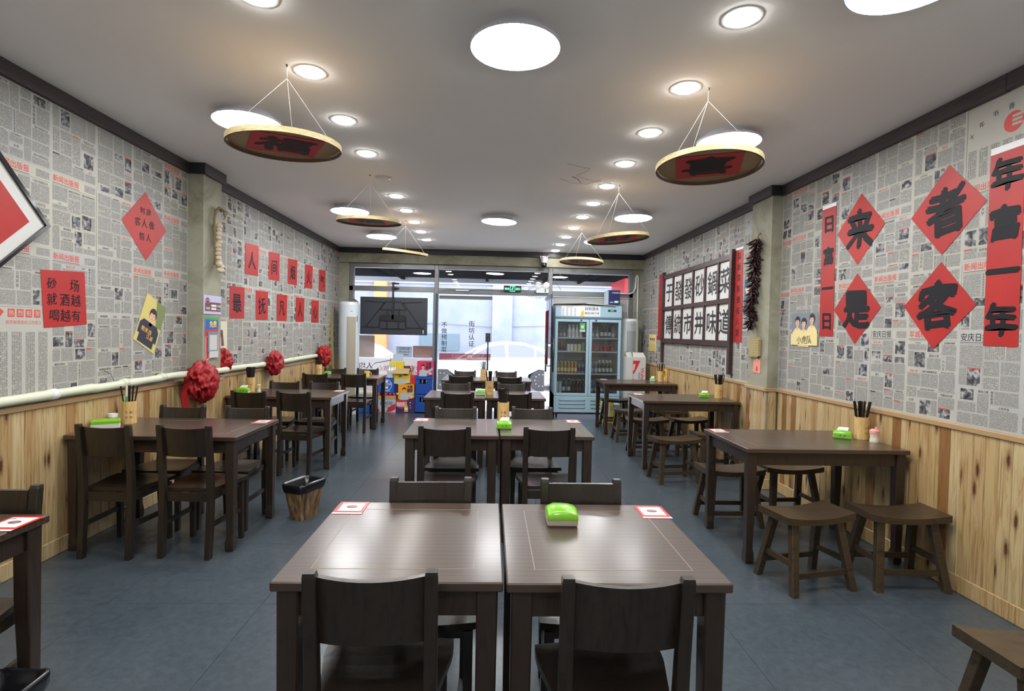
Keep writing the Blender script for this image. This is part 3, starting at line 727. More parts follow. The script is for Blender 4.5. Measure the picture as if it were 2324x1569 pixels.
def chair(x, ytop, back, label, rz=0):
    cy = ytop+.226 if not back else ytop-.226
    a = (pi if back else 0)+rz
    if not used[0]: ch0.location = (x, cy, 0); ch0.rotation_euler = (0, 0, a); ch0['label'] = label; used[0] = 1
    else: dup(ch0, (x, cy, 0), a, label)
for x, y, b, l, z in [
    (-.300, 1.37, 0, 'dark wooden chair, left one of the two nearest with backs to the viewer', .03), (.367, 1.34, 0, 'dark wooden chair, right one of the two nearest with backs to the viewer', -.01),
    (-.230, 2.252, 1, 'dark chair facing the viewer behind the left nearest central table', .03), (.397, 2.252, 1, 'dark chair facing the viewer behind the right nearest central table', 0),
    (-.277, 3.47, 0, 'back-turned dark chair at the left of the second central table pair', -.03), (.404, 3.49, 0, 'back-turned dark chair at the right of the second central table pair', -.02),
    (-.271, 4.385, 1, 'dark chair on the far side of the second table pair, left', 0), (.358, 4.43, 1, 'dark chair on the far side of the second table pair, right', 0),
    (-.315, 5.44, 0, 'dark chair on the near side of the third table pair, left', -.03), (.27, 5.49, 0, 'dark chair near side of the third table pair, right, behind the chopsticks', -.02),
    (-.398, 6.48, 1, 'dark chair on the far side of the third table pair, left', 0), (.265, 6.53, 1, 'dark chair on the far side of the third table pair, right', 0),
    (-.398, 7.50, 0, 'dark chair on the near side of the farthest table pair, left', 0), (.277, 7.45, 0, 'dark chair on the near side of the farthest table pair, right', 0),
    (-.39, 8.50, 1, 'farthest central dark chair before the glass door, left', 0), (.26, 8.50, 1, 'farthest central dark chair before the glass door, right', 0),
    (-2.350, 3.37, 0, 'back-turned dark chair at the nearest whole left table, nearer the wall', -.06), (-1.870, 3.38, 0, 'back-turned dark chair at the nearest whole left table, nearer the aisle', -.07),
    (-2.368, 4.235, 1, 'dark chair across the nearest whole left table, below the red flower', 0), (-1.890, 4.24, 1, 'dark chair across the nearest whole left table, nearer the aisle', -.05),
    (-2.315, 5.26, 0, 'back-turned dark chair at the second left table, beside the green pack', -.05), (-1.875, 5.27, 0, 'back-turned dark chair at the second left table, beyond the waste bin', -.12),
    (-2.371, 6.295, 1, 'dark chair across the second left table, nearer the wall', 0), (-1.918, 6.295, 1, 'dark chair across the second left table, nearer the aisle', 0),
    (-2.40, 7.45, 0, 'back-turned dark chair at the far left table, nearer the wall', 0), (-1.892, 7.52, 0, 'back-turned dark chair at the far left table, before the yellow mug', 0),
    (-2.432, 8.535, 1, 'dark chair between the far left table and the leaning gold sign', 0), (-1.929, 8.55, 1, 'dark chair between the far left table and the floor air conditioner', 0),
    (-1.862, 2.09, 1, 'dark chair behind the cut off table at the left edge of the photo', .04)]:
    chair(x, y, b, l, z)

# ================================================================== stools
def make_stool():
    r = thing('saddle_stool', 'x', 'stool', group='saddle seat wooden stools'); W_ = 'stool_wood'
    N = 12; vs, fs = [], []
    for i in range(N+1):
        x = -.235+.47*i/N; dz = .024*(x/.235)**2
        vs += [(x, -.125, .418+dz), (x, .125, .418+dz), (x, .125, .384+dz*.75), (x, -.125, .384+dz*.75)]
    for i in range(N):
        a, b = 4*i, 4*i+4
        for k in range(4): fs.append((a+k, b+k, b+(k+1) % 4, a+(k+1) % 4))
    fs += [(0, 1, 2, 3), (N*4+3, N*4+2, N*4+1, N*4)]
    ob('seat', MB().add(vs, fs, W_), r)
    def at(sx, sy, z): t_ = z/.39; return (sx*(.200-.045*t_), sy*(.150-.075*t_))
    for sx in (-1, 1):
        for sy in (-1, 1):
            ob('leg', MB().loft([(*at(sx, sy, 0), 0, .021, .018), (*at(sx, sy, .395), .395, .024, .019)], W_, .1), r)
        a, b = at(sx, -1, .165), at(sx, 1, .165); ob('stretcher', MB().bar((*a, .165), (*b, .165), .009, .016, W_), r)
    for sy in (-1, 1):
        a, b = at(-1, sy, .105), at(1, sy, .105); ob('stretcher', MB().bar((*a, .105), (*b, .105), .009, .016, W_), r)
    remember(r); return r
st0 = make_stool(); k0 = [0]
for x, y, a, l in [(1.905, 3.10, .20, 'wooden saddle stool at the near side of the nearest right table, left one'), (2.480, 3.12, -.04, 'wooden saddle stool at the near side of the nearest right table, close to the wall'),
    (1.90, 4.13, .0, 'wooden saddle stool half under the far side of the nearest right table, aisle end'), (2.42, 4.22, .05, 'wooden saddle stool under the far side of the nearest right table, wall end'),
    (1.87, 5.30, .12, 'wooden saddle stool standing out in front of the second right table'), (2.40, 5.56, 0, 'wooden saddle stool hidden behind the corner of the nearest right table'),
    (1.94, 6.49, 0, 'wooden saddle stool at the far side of the second right table, aisle end'), (2.475, 6.55, .10, 'wooden saddle stool at the far side of the second right table, wall end'),
    (1.93, 7.28, 0, 'wooden saddle stool at the near side of the farthest right table, aisle end'), (2.48, 7.30, 0, 'wooden saddle stool at the near side of the farthest right table, wall end'),
    (2.00, 8.42, 0, 'wooden saddle stool between the farthest right table and the fridge, aisle end'), (2.475, 8.40, 0, 'wooden saddle stool between the farthest right table and the fridge, wall end'),
    (1.915, 1.71, .0, 'wooden saddle stool cut off at the lower right corner')]:
    if not k0[0]: st0.location = (x, y, 0); st0.rotation_euler = (0, 0, a); st0['label'] = l; k0[0] = 1
    else: dup(st0, (x, y, 0), a, l)

# ================================================================== things on the tables
TZ = .7505
def holder(x, y, n, where, face=0, h=.158, r=.046, lean=None, spread=.05):
    t_ = thing('chopstick_holder', f'carved bamboo chopstick holder {where}', 'chopstick holder', (x, y, TZ), 0, 'bamboo chopstick holders')
    ob('cup', MB().lathe([(r, 0), (r, h), (r-.006, h), (r-.006, .01), (0, .01)], 'bamboo', 24), t_)
    mb = MB()
    for i, ch in enumerate('于發'):
        for (row, sz, s_) in ((0, .020, '于發'), (1, .015, '砂锅')):
            a = -pi/2+face+(-.28+.56*i)
            F = Fr(((r+.0004)*cos(a), (r+.0004)*sin(a), h*.52-row*.035), (-sin(a), cos(a), 0), (0, 0, 1), (cos(a), sin(a), 0))
            mb.text(F, s_[i], 0, 0, sz, 0, 'c_brown', .02)
    ob('carved_lettering', mb, t_)
    rg = random.Random(int(x*100+y*10))
    base = None
    for k in range(n):
        a, q = rg.random()*2*pi, sqrt(rg.random())*(r-.012)
        bx, by = q*cos(a)*.5, q*sin(a)*.5
        tx, ty = q*cos(a)*1.5*(1+spread*6*rg.random()), q*sin(a)*1.4
        if lean: tx += lean*rg.random()
        hh = .235
        if base is None:
            base = MB().loft([(0, 0, 0, .0028, .0028), (0, 0, .24, .0042, .0042), (0, 0, .258, .0042, .0042)], 'chopstick_black', .15).mesh('chopstick')
        d = Vector((tx-bx, ty-by, hh)).normalized()
        o = ob('chopstick', base, None, (x+bx, y+by, TZ+.011), tuple(Vector((0, 0, 1)).rotation_difference(d).to_euler()),
               f'black chopstick in the bamboo holder {where}', 'chopstick', f'chopsticks in the holder {where}')
    return t_
def tissue(x, y, rot, where, size=(.115, .10, .062), eyes=True, tip=True, soft=False):
    a, b, c = size
    t_ = thing('tissue_pack', f'bright green tissue pack {where}', 'tissue pack', (x, y, TZ), rot, 'green tissue packs')
    ob('tissue_stack', MB().cbox((-a/2, -b/2, 0), (a/2, b/2, c*.48), 'tissue_grey' if soft else 'white_card', .006), t_)
    P, Q = 8, 6; vs, fs = [], []
    for j in range(Q+1):
        for i in range(P+1):
            u, v_ = (-1, -.985, -.86, -.5, 0, .5, .86, .985, 1)[i], (-1, -.98, -.84, 0, .84, .98, 1)[j]
            e = max(abs(u), abs(v_)); e2 = (abs(u)**3+abs(v_)**3)**.333
            z = c*(1-.16*e2**4)+.0012*sin(i*2.3+j*1.7)
            if e == 1: z = c*.42 
            vs.append((u*a/2*(1.01), v_*b/2*1.01, z))
    for j in range(Q):
        for i in range(P): k = j*(P+1)+i; fs.append((k, k+1, k+P+2, k+P+1))
    n_ = len(vs); vs += [(-a/2*1.01, -b/2*1.01, c*.42), (a/2*1.01, -b/2*1.01, c*.42)]
    ob('wrapper', MB().add(vs, fs, 'green_pack', True), t_)
    if eyes:
        F = Fr((0, -b/2*1.012, 0), (1, 0, 0), (0, 0, 1), (0, -1, 0)); m = MB()
        m.fbox(F, (-a/2, c*.12, 0), (a/2, c*.62, .0012), 'green_pack')
        for s in (-1, 1): m.ell(F, s*a*.13, c*.42, .0045, .0045, .0016, 'ink', 10)
        for k in range(7): q = -1+k/3; m.ell(F, q*a*.17, c*(.22+.06*q*q), .002, .0016, .0016, 'ink', 6)
        ob('smiley_face', m, t_)
    else:
        F = Fr((0, 0, c+.0025), (1, 0, 0), (0, 1, 0), (0, 0, 1)); m = MB()
        for k in range(9): m.rect(F, -a*.24+k*a*.055, -b*.34, -a*.24+k*a*.055+a*.035, -b*.34+.005, 0, 'green_dark' if k % 3 else 'ink')
        ob('printed_line', m, t_)
    if tip: ob('tissue_tip', MB().add([(-a*.3, -.002, c*.98), (a*.32, 0, c*.98), (a*.38, .02, c*1.32), (-a*.18, .026, c*1.28), (-a*.3, .004, c*.98), (a*.32, .006, c*.98), (a*.38, .022, c*1.32), (-a*.18, .028, c*1.28)], [(0, 1, 2, 3), (7, 6, 5, 4), (0, 4, 5, 1), (2, 6, 7, 3)], 'tissue'), t_)
    return t_
def tissue_box(x, y, rot, where):
    t_ = thing('tissue_box', f'green topped tissue box with white sides {where}', 'tissue box', (x, y, TZ), rot)
    ob('box', MB().cbox((-.08, -.05, 0), (.08, .05, .045), 'white_card', .004), t_)
    ob('green_lid', MB().cbox((-.081, -.051, .028), (.081, .051, .058), 'green_pack', .006), t_)
    ob('slot', MB().box((-.083, -.03, .0), (-.0805, .03, .05), 'tissue_grey').box((-.0836, -.012, .028), (-.083, .006, .032), 'ink'), t_)
def card(x, y, rot, where):
    t_ = thing('order_card', f'red bordered order card {where}', 'card', (x, y, TZ), rot, 'red order cards on the tables')
    F = FT(0, 0, 0); m = MB().fbox(F, (-.057, -.072, 0), (.057, .072, .0010), 'code_red')
    m.rect(F, -.045, -.038, .045, .060, .0013, 'white_card'); m.rect(F, -.057, -.072, .057, -.056, .0013, 'white_card')
    ob('card', m, t_)
    m = MB().ell(F, 0, .011, .021, .015, .0017, 'logo_brown', 20); m.text(F, '于發發', 0, .011, .0095, .0020, 'white_card', .01)
    m.ell(F, -.033, .048, .009, .006, .0017, 'c_teal', 12)
    ob('oval_logo', m, t_)
holder(.112, 4.19, 17, 'on the second central table pair', .0); tissue(.113, 3.93, .03, 'with a smile on the second central table pair', (.11, .10, .058))
tissue(.279, 1.985, -.02, 'on the nearest central table', (.112, .115, .062), eyes=False, tip=False, soft=True)
card(-.537, 2.125, 0, 'at the left far corner of the nearest central table'); card(.662, 2.10, 0, 'at the right far corner of the nearest central table')
card(-.53, 4.25, 0, 'at the far left corner of the second central pair'); card(.675, 4.27, 0, 'at the far right corner of the second central pair')
holder(.0, 5.99, 13, 'on the third central table pair'); tissue(-.095, 5.985, 0, 'on the third central table pair', (.11, .09, .055), eyes=False, tip=False)
ob('white_dish', MB().lathe([(.035, 0), (.05, .03), (.047, .03), (.03, .004), (0, .004)], 'white', 18), loc=(-.09, 6.28, TZ), label='small white dish at the back of the third central table pair', cat='dish')
holder(-.092, 7.87, 14, 'on the farthest central table pair')
holder(-2.575, 3.93, 6, 'on the nearest whole left table', .5); tissue_box(-2.60, 3.73, .55, 'on the nearest whole left wall table')
t_ = thing('lidded_jar', 'small white lidded jar behind the tissue box at the left wall', 'jar', (-2.655, 3.88, TZ)); ob('body', MB().lathe([(.026, 0), (.028, .05)], 'pink', 16), t_); ob('lid', MB().lathe([(.030, .05), (.030, .074), (0, .076)], 'white', 16), t_)
ob('green_tube', MB().lathe([(.008, 0), (.008, .10), (.008, .18)], ['c_green', 'jar_clear'], 10), loc=(-2.598, 3.935, TZ+.09), label='green and clear tube sticking out of the nearest left chopstick holder', cat='tube')
card(-1.69, 4.06, 0, 'at the aisle corner of the nearest whole left table')
holder(-2.60, 5.93, 20, 'on the second left table', .2, spread=.02); tissue(-2.62, 5.80, .12, 'beside the pillar on the second left table', (.12, .09, .062))
t_ = thing('toothpick_jar', 'small clear toothpick jar beside the chopstick holder at the second left table', 'jar', (-2.52, 5.95, TZ)); ob('body', MB().lathe([(.020, 0), (.014, .03), (.018, .055)], 'jar_clear', 12), t_); ob('lid', MB().lathe([(.018, .055), (.02, .075), (0, .085)], 'yellow_mug', 12), t_)
card(-1.70, 6.13, 0, 'at the aisle corner of the second left table')
holder(-2.585, 8.20, 10, 'on the far left table', .3); tissue(-2.50, 8.36, 0, 'behind the holder on the far left table', (.09, .07, .05), eyes=False, tip=False)
t_ = thing('mug', 'yellow enamel mug at the aisle end of the far left table', 'mug', (-1.82, 8.0, TZ)); ob('cup', MB().lathe([(.038, 0), (.041, .09), (.038, .09), (.036, .006), (0, .006)], 'yellow_mug', 20), t_)
ob('handle', MB().tube([(.038+.028*sin(pi*k/8), 0, .015+.06*k/8) for k in range(9)], .005, 'yellow_mug', 6), t_)
card(-1.665, 1.93, 0, 'on the cut off table at the left edge')
holder(2.655, 3.70, 18, 'on the nearest right table', .35); tissue(2.53, 3.72, -.55, 'with a smile on the nearest right table', (.11, .09, .058))
t_ = thing('toothpick_jar', 'pink lidded clear toothpick jar on the nearest right table', 'jar', (2.665, 3.58, TZ)); ob('body', MB().lathe([(.028, 0), (.029, .01), (.026, .035), (.029, .06)], 'jar_clear', 16), t_); ob('lid', MB().lathe([(.031, .06), (.031, .08), (.022, .090), (0, .092)], 'pink', 16).lathe([(.011, .088), (.009, .104), (0, .106)], 'pink', 10, (.012, 0, 0)), t_)
card(1.725, 3.945, 0, 'at the aisle corner of the nearest right table')
holder(2.64, 6.05, 14, 'on the second right table', .3); tissue(2.49, 6.10, -.3, 'on the second right table', (.11, .09, .055))
card(1.77, 6.30, 0, 'at the aisle corner of the second right table')
holder(2.62, 8.1, 14, 'on the farthest right table', .3); tissue(2.50, 8.12, -.3, 'on the farthest right table', (.08, .08, .055), eyes=False)
card(1.78, 8.28, 0, 'at the aisle corner of the farthest right table')

# ================================================================== waste bins
def rrect(hx, hy, r, n=5):
    out = []
    for (sx, sy, a0) in ((1, 1, 0), (-1, 1, 90), (-1, -1, 180), (1, -1, 270)):
        for k in range(n+1):
            a = radians(a0+90*k/n); out.append((sx*(hx-r)+r*cos(a), sy*(hy-r)+r*sin(a)))
    return out
def bin_(x, y, rot, label, sc=1):
    r = thing('waste_bin', label, 'waste bin', (x, y, 0), rot)
    def ringz(z, hx, hy, rr): return [(a, b, z) for a, b in rrect(hx, hy, rr)]
    n = len(rrect(1, 1, .1))
    R = [ringz(0, .066, .094, .03), ringz(.02, .068, .096, .03), ringz(.262, .095, .138, .04), ringz(.262, .090, .133, .038), ringz(.02, .064, .092, .03)]
    vs = [p for q in R for p in q]
    fs = [(k*n+i, k*n+(i+1) % n, (k+1)*n+(i+1) % n, (k+1)*n+i) for k in range(4) for i in range(n)]+[tuple(range(n))[::-1], tuple(range(4*n, 5*n))]
    ob('body', MB().add(vs, fs, 'bin_wood'), r)
    rg = random.Random(4); R = []
    for (z, e) in ((.215, .004), (.245, .008), (.272, .008), (.280, .002), (.268, -.008), (.20, -.012), (.10, -.02)):
        q = ringz(z, .095+e-(.262-z)*.10*(z < .262), .138+e-(.262-z)*.15*(z < .262), .04)
        R.append([(a*(1+rg.uniform(-.025, .025)), b*(1+rg.uniform(-.02, .02)), c+rg.uniform(-.006, .006)) for a, b, c in q])
    vs = [p for q in R for p in q]
    fs = [(k*n+i, k*n+(i+1) % n, (k+1)*n+(i+1) % n, (k+1)*n+i) for k in range(6) for i in range(n)]+[tuple(range(6*n, 7*n))]
    ob('bin_bag', MB().add(vs, fs, 'bag_black', True), r)
bin_(-1.415, 4.17, -.38, 'wood patterned waste bin lined with a black bag in the left aisle')
bin_(-1.57, 1.725, .0, 'waste bin with a black bag at the lower left corner of the photo')

# ================================================================== things on the walls
def redpaper(F, pts, chars, label, off=.004, cap=None, rot=0, cat='red paper', group=None, wcol='ink_brush', bold=.03, ns=1):
    """pts: outline in the frame; chars: list of (char, cu, cv, size)"""
    r = thing('red_paper', label, cat, group=group)
    m = MB().prism(F, pts, off, off+.0012, 'red_paper')
    ob('paper', m, r)
    if cap: ob('white_cap', MB().prism(F, cap, off, off+.0012, 'white'), r)
    for ch, cu, cv, s_ in chars: ob('painted_character', MB().text(F, ch, cu, cv, s_, off+.0022, wcol, bold, wob=.03), r)
    return r
def yz(F, side, y, z): return (y if side < 0 else -y, z)
FRW = FRt(0, 0); FLW = FL(0, 0)
def Rp(pts): return [(-y, z) for y, z in pts]
# right wall diamonds
for ch, P, l in (('来', [(3.925, 2.552), (3.671, 2.28), (3.939, 2.018), (4.188, 2.29)], 'upper left'), ('者', [(3.154, 2.525), (2.897, 2.25), (3.184, 1.987), (3.437, 2.26)], 'upper right'),
                 ('是', [(3.936, 1.956), (3.679, 1.69), (3.939, 1.422), (4.198, 1.69)], 'lower left'), ('客', [(3.185, 1.944), (2.936, 1.67), (3.221, 1.408), (3.470, 1.685)], 'lower right')):
    cy, cz = sum(p[0] for p in P)/4, sum(p[1] for p in P)/4
    redpaper(FRW, Rp(P), [(ch, -cy, cz, .30)], f'red diamond paper with the large character {ch}, {l} of four on the right wall', group='red diamond papers on the right wall', bold=.045)
redpaper(FRW, Rp([(4.392, 2.53), (4.214, 2.53), (4.200, 1.478), (4.380, 1.478)]), [(c, -4.297+.004*i, 2.40-.265*i, .15) for i, c in enumerate('日富一日')], 'long vertical red strip with four characters left of the red diamonds', cap=Rp([(4.392, 2.562), (4.214, 2.558), (4.214, 2.53), (4.392, 2.53)]))
redpaper(FRW, Rp([(2.885, 2.49), (2.690, 2.49), (2.685, 1.438), (2.883, 1.438)]), [(c, -2.787, 2.365-.262*i, .19) for i, c in enumerate('年富一年')], 'long vertical red paper strip at the right edge of the photo', cap=Rp([(2.885, 2.526), (2.690, 2.526), (2.690, 2.49), (2.885, 2.49)]), bold=.045)
redpaper(FRW, Rp([(5.975, 2.43), (5.790, 2.43), (5.758, 1.397), (5.957, 1.397)]), [(c, -5.872, 2.36-.122*i, .085) for i, c in enumerate('窗板漆陈烟程人望')], 'vertical red paper strip between the framed menu board and the chili string', cap=Rp([(5.975, 2.455), (5.790, 2.455), (5.790, 2.43), (5.975, 2.43)]), bold=.02)
redpaper(FRW, Rp([(8.712, 2.445), (8.545, 2.445), (8.545, 1.377), (8.712, 1.377)]), [], 'vertical red paper strip half hidden at the far side of the framed menu board')
# left wall
P = [(3.336, 1.776), (3.686, 1.799), (3.706, 1.452), (3.363, 1.427)]
redpaper(FLW, P, [('砂', 3.42, 1.70, .075), ('场', 3.60, 1.70, .085), ('就', 3.42, 1.605, .08), ('酒', 3.52, 1.605, .085), ('越', 3.61, 1.605, .085), ('喝', 3.44, 1.505, .08), ('越', 3.525, 1.505, .085), ('有', 3.61, 1.505, .08)], 'red square paper with eight small characters on the near left wall', bold=.012)
P = [(4.312, 2.489), (4.581, 2.238), (4.322, 1.960), (4.040, 2.222)]
redpaper(FLW, P, [('时', 4.28, 2.34, .06), ('辞', 4.35, 2.34, .06), ('客', 4.22, 2.245, .07), ('人', 4.30, 2.245, .07), ('像', 4.39, 2.245, .07), ('情', 4.27, 2.14, .065), ('人', 4.35, 2.14, .065)], 'red diamond paper with small characters left of the left pillar', bold=.012)
for i, (ch, y) in enumerate(zip('人间烟火气', (6.018, 6.639, 7.261, 7.905, 8.540))):
    P = [(y, 2.378), (y+.338, 2.394), (y+.328, 2.048), (y-.003, 2.038)]
    redpaper(FLW, P, [(ch, y+.165, 2.205, .20)], f'red square paper reading {ch}, {ORD[i] if i else "first"} in the upper left wall row', group='red squares in two rows on the left wall', bold=.029)
for i, (ch, y) in enumerate(zip('最抚凡人心', (5.669, 6.291, 6.899, 7.559, 8.211))):
    P = [(y, 1.877), (y+.338, 1.886), (y+.330, 1.545), (y-.001, 1.539)]
    redpaper(FLW, P, [(ch, y+.165, 1.71, .21)], f'red square paper reading {ch}, {ORD[i] if i else "first"} in the lower left wall row', group='red squares in two rows on the left wall', bold=.029)

# portraits (plain generic figures)
def person(m, F, cu, cv, s, shirt, d, tilt=0, hair='c_hair'):
    G = F.sub(cu, cv, 0, tilt); k = .0004
    m.poly(G, [(-.52*s, -1.1*s), (.52*s, -1.1*s), (.50*s, -.42*s), (.30*s, -.22*s), (.14*s, -.12*s), (-.14*s, -.12*s), (-.30*s, -.22*s), (-.50*s, -.42*s)], d, shirt)
    m.poly(G, [(-.10*s, -.25*s), (.10*s, -.25*s), (.08*s, .05*s), (-.08*s, .05*s)], d+k, 'c_skin')
    m.ell(G, 0, .28*s, .25*s, .27*s, d+k, hair, 24)
    m.ell(G, 0, .18*s, .175*s, .235*s, d+2*k, 'c_skin', 24)
    m.poly(G, [(-.20*s, .24*s), (-.17*s, .33*s), (-.02*s, .30*s), (.12*s, .34*s), (.20*s, .24*s), (.18*s, .46*s), (-.18*s, .46*s)], d+3*k, hair)
    for q in (-1, 1):
        m.ell(G, q*.07*s, .20*s, .022*s, .012*s, d+3*k, 'c_hair', 8); m.rect(G, q*.07*s-.03*s, .235*s, q*.07*s+.03*s, .247*s, d+3*k, 'c_hair')
        m.ell(G, q*.18*s, .17*s, .025*s, .05*s, d+2*k, 'c_skin', 8)
    m.poly(G, [(-.018*s, .11*s), (.018*s, .11*s), (0, .17*s)], d+3*k, 'c_brown'); m.ell(G, 0, .055*s, .05*s, .016*s, d+3*k, 'code_red', 10)
r = thing('portrait_poster', 'tilted poster of a young man in a dark shirt on the left wall', 'poster')
P = [(4.340, 1.707), (4.586, 1.595), (4.422, 1.219), (4.173, 1.347)]
ob('sheet', MB().prism(FLW, P, .004, .006, 'c_pyellow'), r)
m = MB(); m.poly(FLW, [(4.46, 1.652), (4.586, 1.595), (4.505, 1.41), (4.44, 1.44)], .0064, 'c_olive')
G = FLW.sub(4.38, 1.47, .0064, -.44)
person(m, G, .0, .02, .19, 'c_shirt', 0)
m.poly(G, [(-.125, -.125), (.125, -.135), (.125, -.04), (.09, .0), (-.09, .0), (-.125, -.04)], .0004, 'c_shirt')
m.text(G, '他来自', -.03, -.075, .045, .0024, 'c_gold', .02, wob=.02); m.text(G, '江湖', .03, -.115, .04, .0024, 'c_gold', .02, wob=.02)
ob('printed_portrait', m, r)
r = thing('band_poster', 'pale poster of three young men in yellow shirts below the vertical red strip', 'poster')
ob('sheet', MB().prism(FRW, Rp([(4.789, 1.684), (4.405, 1.677), (4.391, 1.396), (4.791, 1.396)]), .004, .0055, 'c_greyblue'), r)
m = MB(); 
for q, (yy, zz, s_) in enumerate(((4.70, 1.57, .155), (4.60, 1.555, .155), (4.48, 1.59, .15))): person(m, FRW, -yy, zz, s_, 'c_cream', .006+.0018*q)
m.poly(FRW, [(-4.788, 1.398), (-4.393, 1.398), (-4.395, 1.50), (-4.54, 1.47), (-4.68, 1.46), (-4.788, 1.50)], .0115, 'c_cream'); m.text(FRW, '小虎队', -4.585, 1.445, .075, .012, 'ink', .02, wob=.03)
ob('printed_group', m, r)
r = thing('woman_poster', 'faded poster of a woman with long hair half hidden behind the left pillar', 'poster')
ob('sheet', MB().prism(FLW, [(5.26, 1.508), (5.62, 1.508), (5.625, 1.124), (5.26, 1.124)], .004, .0055, 'c_beige'), r)
m = MB(); person(m, FLW, 5.45, 1.30, .23, 'c_beige', .006); m.poly(FLW, [(5.37, 1.42), (5.53, 1.42), (5.56, 1.26), (5.50, 1.25), (5.50, 1.37), (5.40, 1.37), (5.40, 1.25), (5.34, 1.26)], .0058, 'logo_brown'); ob('printed_portrait', m, r)
r = thing('pop_poster', 'small faded poster with yellow figures on the far right wall', 'poster')
ob('sheet', MB().prism(FRW, Rp([(9.19, 1.47), (8.80, 1.47), (8.78, 1.19), (9.19, 1.185)]), .004, .0055, 'c_cream'), r)
m = MB(); [person(m, FRW, -yy, 1.34, .13, 'c_pyellow', .006+.0016*i) for i, yy in enumerate((9.1, 9.0, 8.89))]; ob('printed_group', m, r)
r = thing('painted_poster', 'narrow blue and red picture poster beside the chili string', 'poster')
ob('sheet', MB().prism(FRW, Rp([(5.73, 2.078), (5.45, 2.07), (5.45, 1.69), (5.737, 1.695)]), .004, .0055, 'b_blue'), r)
m = MB(); m.poly(FRW, [(-5.72, 1.70), (-5.46, 1.70), (-5.46, 1.82), (-5.6, 1.88), (-5.72, 1.80)], .006, 'b_brown'); m.poly(FRW, [(-5.66, 1.90), (-5.5, 1.86), (-5.48, 2.02), (-5.6, 2.06)], .0064, 'c_red'); m.poly(FRW, [(-5.72, 1.98), (-5.66, 1.9), (-5.62, 2.0)], .0066, 'c_beige'); ob('printed_picture', m, r)
r = thing('drinks_notice', 'small yellow notice stuck on the far right wainscot above the table', 'notice')
G = FRt(0, 0, XR-.015); ob('sheet', MB().prism(G, Rp([(8.47, .955), (8.14, .955), (8.12, .70), (8.47, .70)]), .003, .0045, 'c_gold'), r)
m = MB(); m.text(G, '冰啤', -8.33, .86, .10, .005, 'ink', .02); m.text(G, '奶啤', -8.33, .765, .08, .005, 'white', .03); ob('lettering', m, r)

# large framed diamond picture at the left edge
r = thing('framed_picture', 'black framed diamond picture with white mat and red paper, cut off at the left edge', 'picture')
G = FL(2.885, 2.042, XL+.004)
def dia(h): return [(0, h*1.02), (h, 0), (0, -h*.86), (-h, 0)]
ob('backing', MB().prism(G, dia(.47), 0, .012, 'black'), r)
m = MB()
o_, i_ = dia(.492), dia(.462)
m2 = [(o_[k], o_[(k+1) % 4], i_[(k+1) % 4], i_[k]) for k in range(4)]
for q in m2: ob('frame_side', MB().prism(G, list(q), 0, .03, 'black_gloss'), r)
ob('white_mat', MB().prism(G, dia(.461), .013, .016, 'white_card'), r)
a = ob('red_paper', MB().prism(G, dia(.355), .017, .018, 'red_paper'), r); ob('painted_character', MB().text(G, '福', 0, .02, .34, .0188, 'ink_brush', .03), a)

# menu board frame on the right wall
r = thing('menu_board', 'dark wooden lattice frame with twelve white panels of calligraphy on the right wall', 'framed board')
G = FRt(0, 0, XR-.006); Wd = 'menu_frame_wood'
def gb(y0, z0, y1, z1, d1, m): return MB().fbox(G, (-y0, z0, .001), (-y1, z1, d1), m)
for y in (8.405, 6.0): ob('post', gb(y+.028, 1.028, y-.028, 2.452, .042, Wd), r)
for z0, z1 in ((2.342, 2.402), (1.848, 1.902), (1.345, 1.408)): ob('rail', gb(8.377, z0, 6.028, z1, .034, Wd), r)
MU = [7.965, 7.575, 7.170, 6.765, 6.360]
for y in MU:
    for z0, z1 in ((1.408, 1.848), (1.902, 2.342)): ob('mullion', gb(y+.020, z0, y-.020, z1, .030, Wd), r)
ed = [8.377]+MU+[6.028]
for row, s_ in ((0, '于發發砂鍋菜'), (1, '傳統市井味道')):
    z0, z1 = ((1.902, 2.342), (1.408, 1.848))[row]
    for i, ch in enumerate(s_):
        y0, y1 = ed[i]-.018, ed[i+1]+.018
        p = ob('white_panel', gb(y0, z0+.004, y1, z1-.004, .008, 'white_card'), r)
        ob('painted_character', MB().text(G, ch, -(y0+y1)/2, (z0+z1)/2, .31, .0088, 'ink', .029, wob=.02), p)

# pillar left: garlic braid, wifi sign, leaflets
GP = FL(0, 0, P0[1])
r = thing('garlic_braid', 'braid of dried garlic bulbs hanging on the left pillar', 'garlic')
pts = [(P0[1]+.03, 5.16, 2.53), (P0[1]+.035, 5.11, 2.555), (P0[1]+.03, 5.06, 2.52), (P0[1]+.025, 5.04, 2.44), (P0[1]+.025, 5.045, 2.3), (P0[1]+.025, 5.05, 2.14), (P0[1]+.025, 5.05, 2.02)]
ob('straw_braid', MB().tube(pts, [.009, .014, .012, .011, .010, .009, .007], 'straw', 8), r)
for k in range(7): a = -.6+.25*k; ob('dry_stalk', MB().tube([(P0[1]+.03, 5.09, 2.545), (P0[1]+.04+.01*k, 5.12+.02*cos(k), 2.56-.006*k), (P0[1]+.05, 5.165+.006*(k % 3), 2.53-.012*k)], [.006, .005, .002], 'straw', 5), r)
bulb = MB().lathe([(0, -.022), (.016, -.022), (.027, -.010), (.028, .004), (.018, .018), (.006, .026), (.004, .036)], 'garlic', 12).mesh('garlic_bulb')
rg = random.Random(2)
for k in range(11): ob('garlic_bulb', bulb, r, (P0[1]+.045, 5.078+rg.uniform(-.012, .014), 2.385-.037*k), (rg.uniform(-.5, .5), rg.uniform(-.4, .4), rg.random()*6))
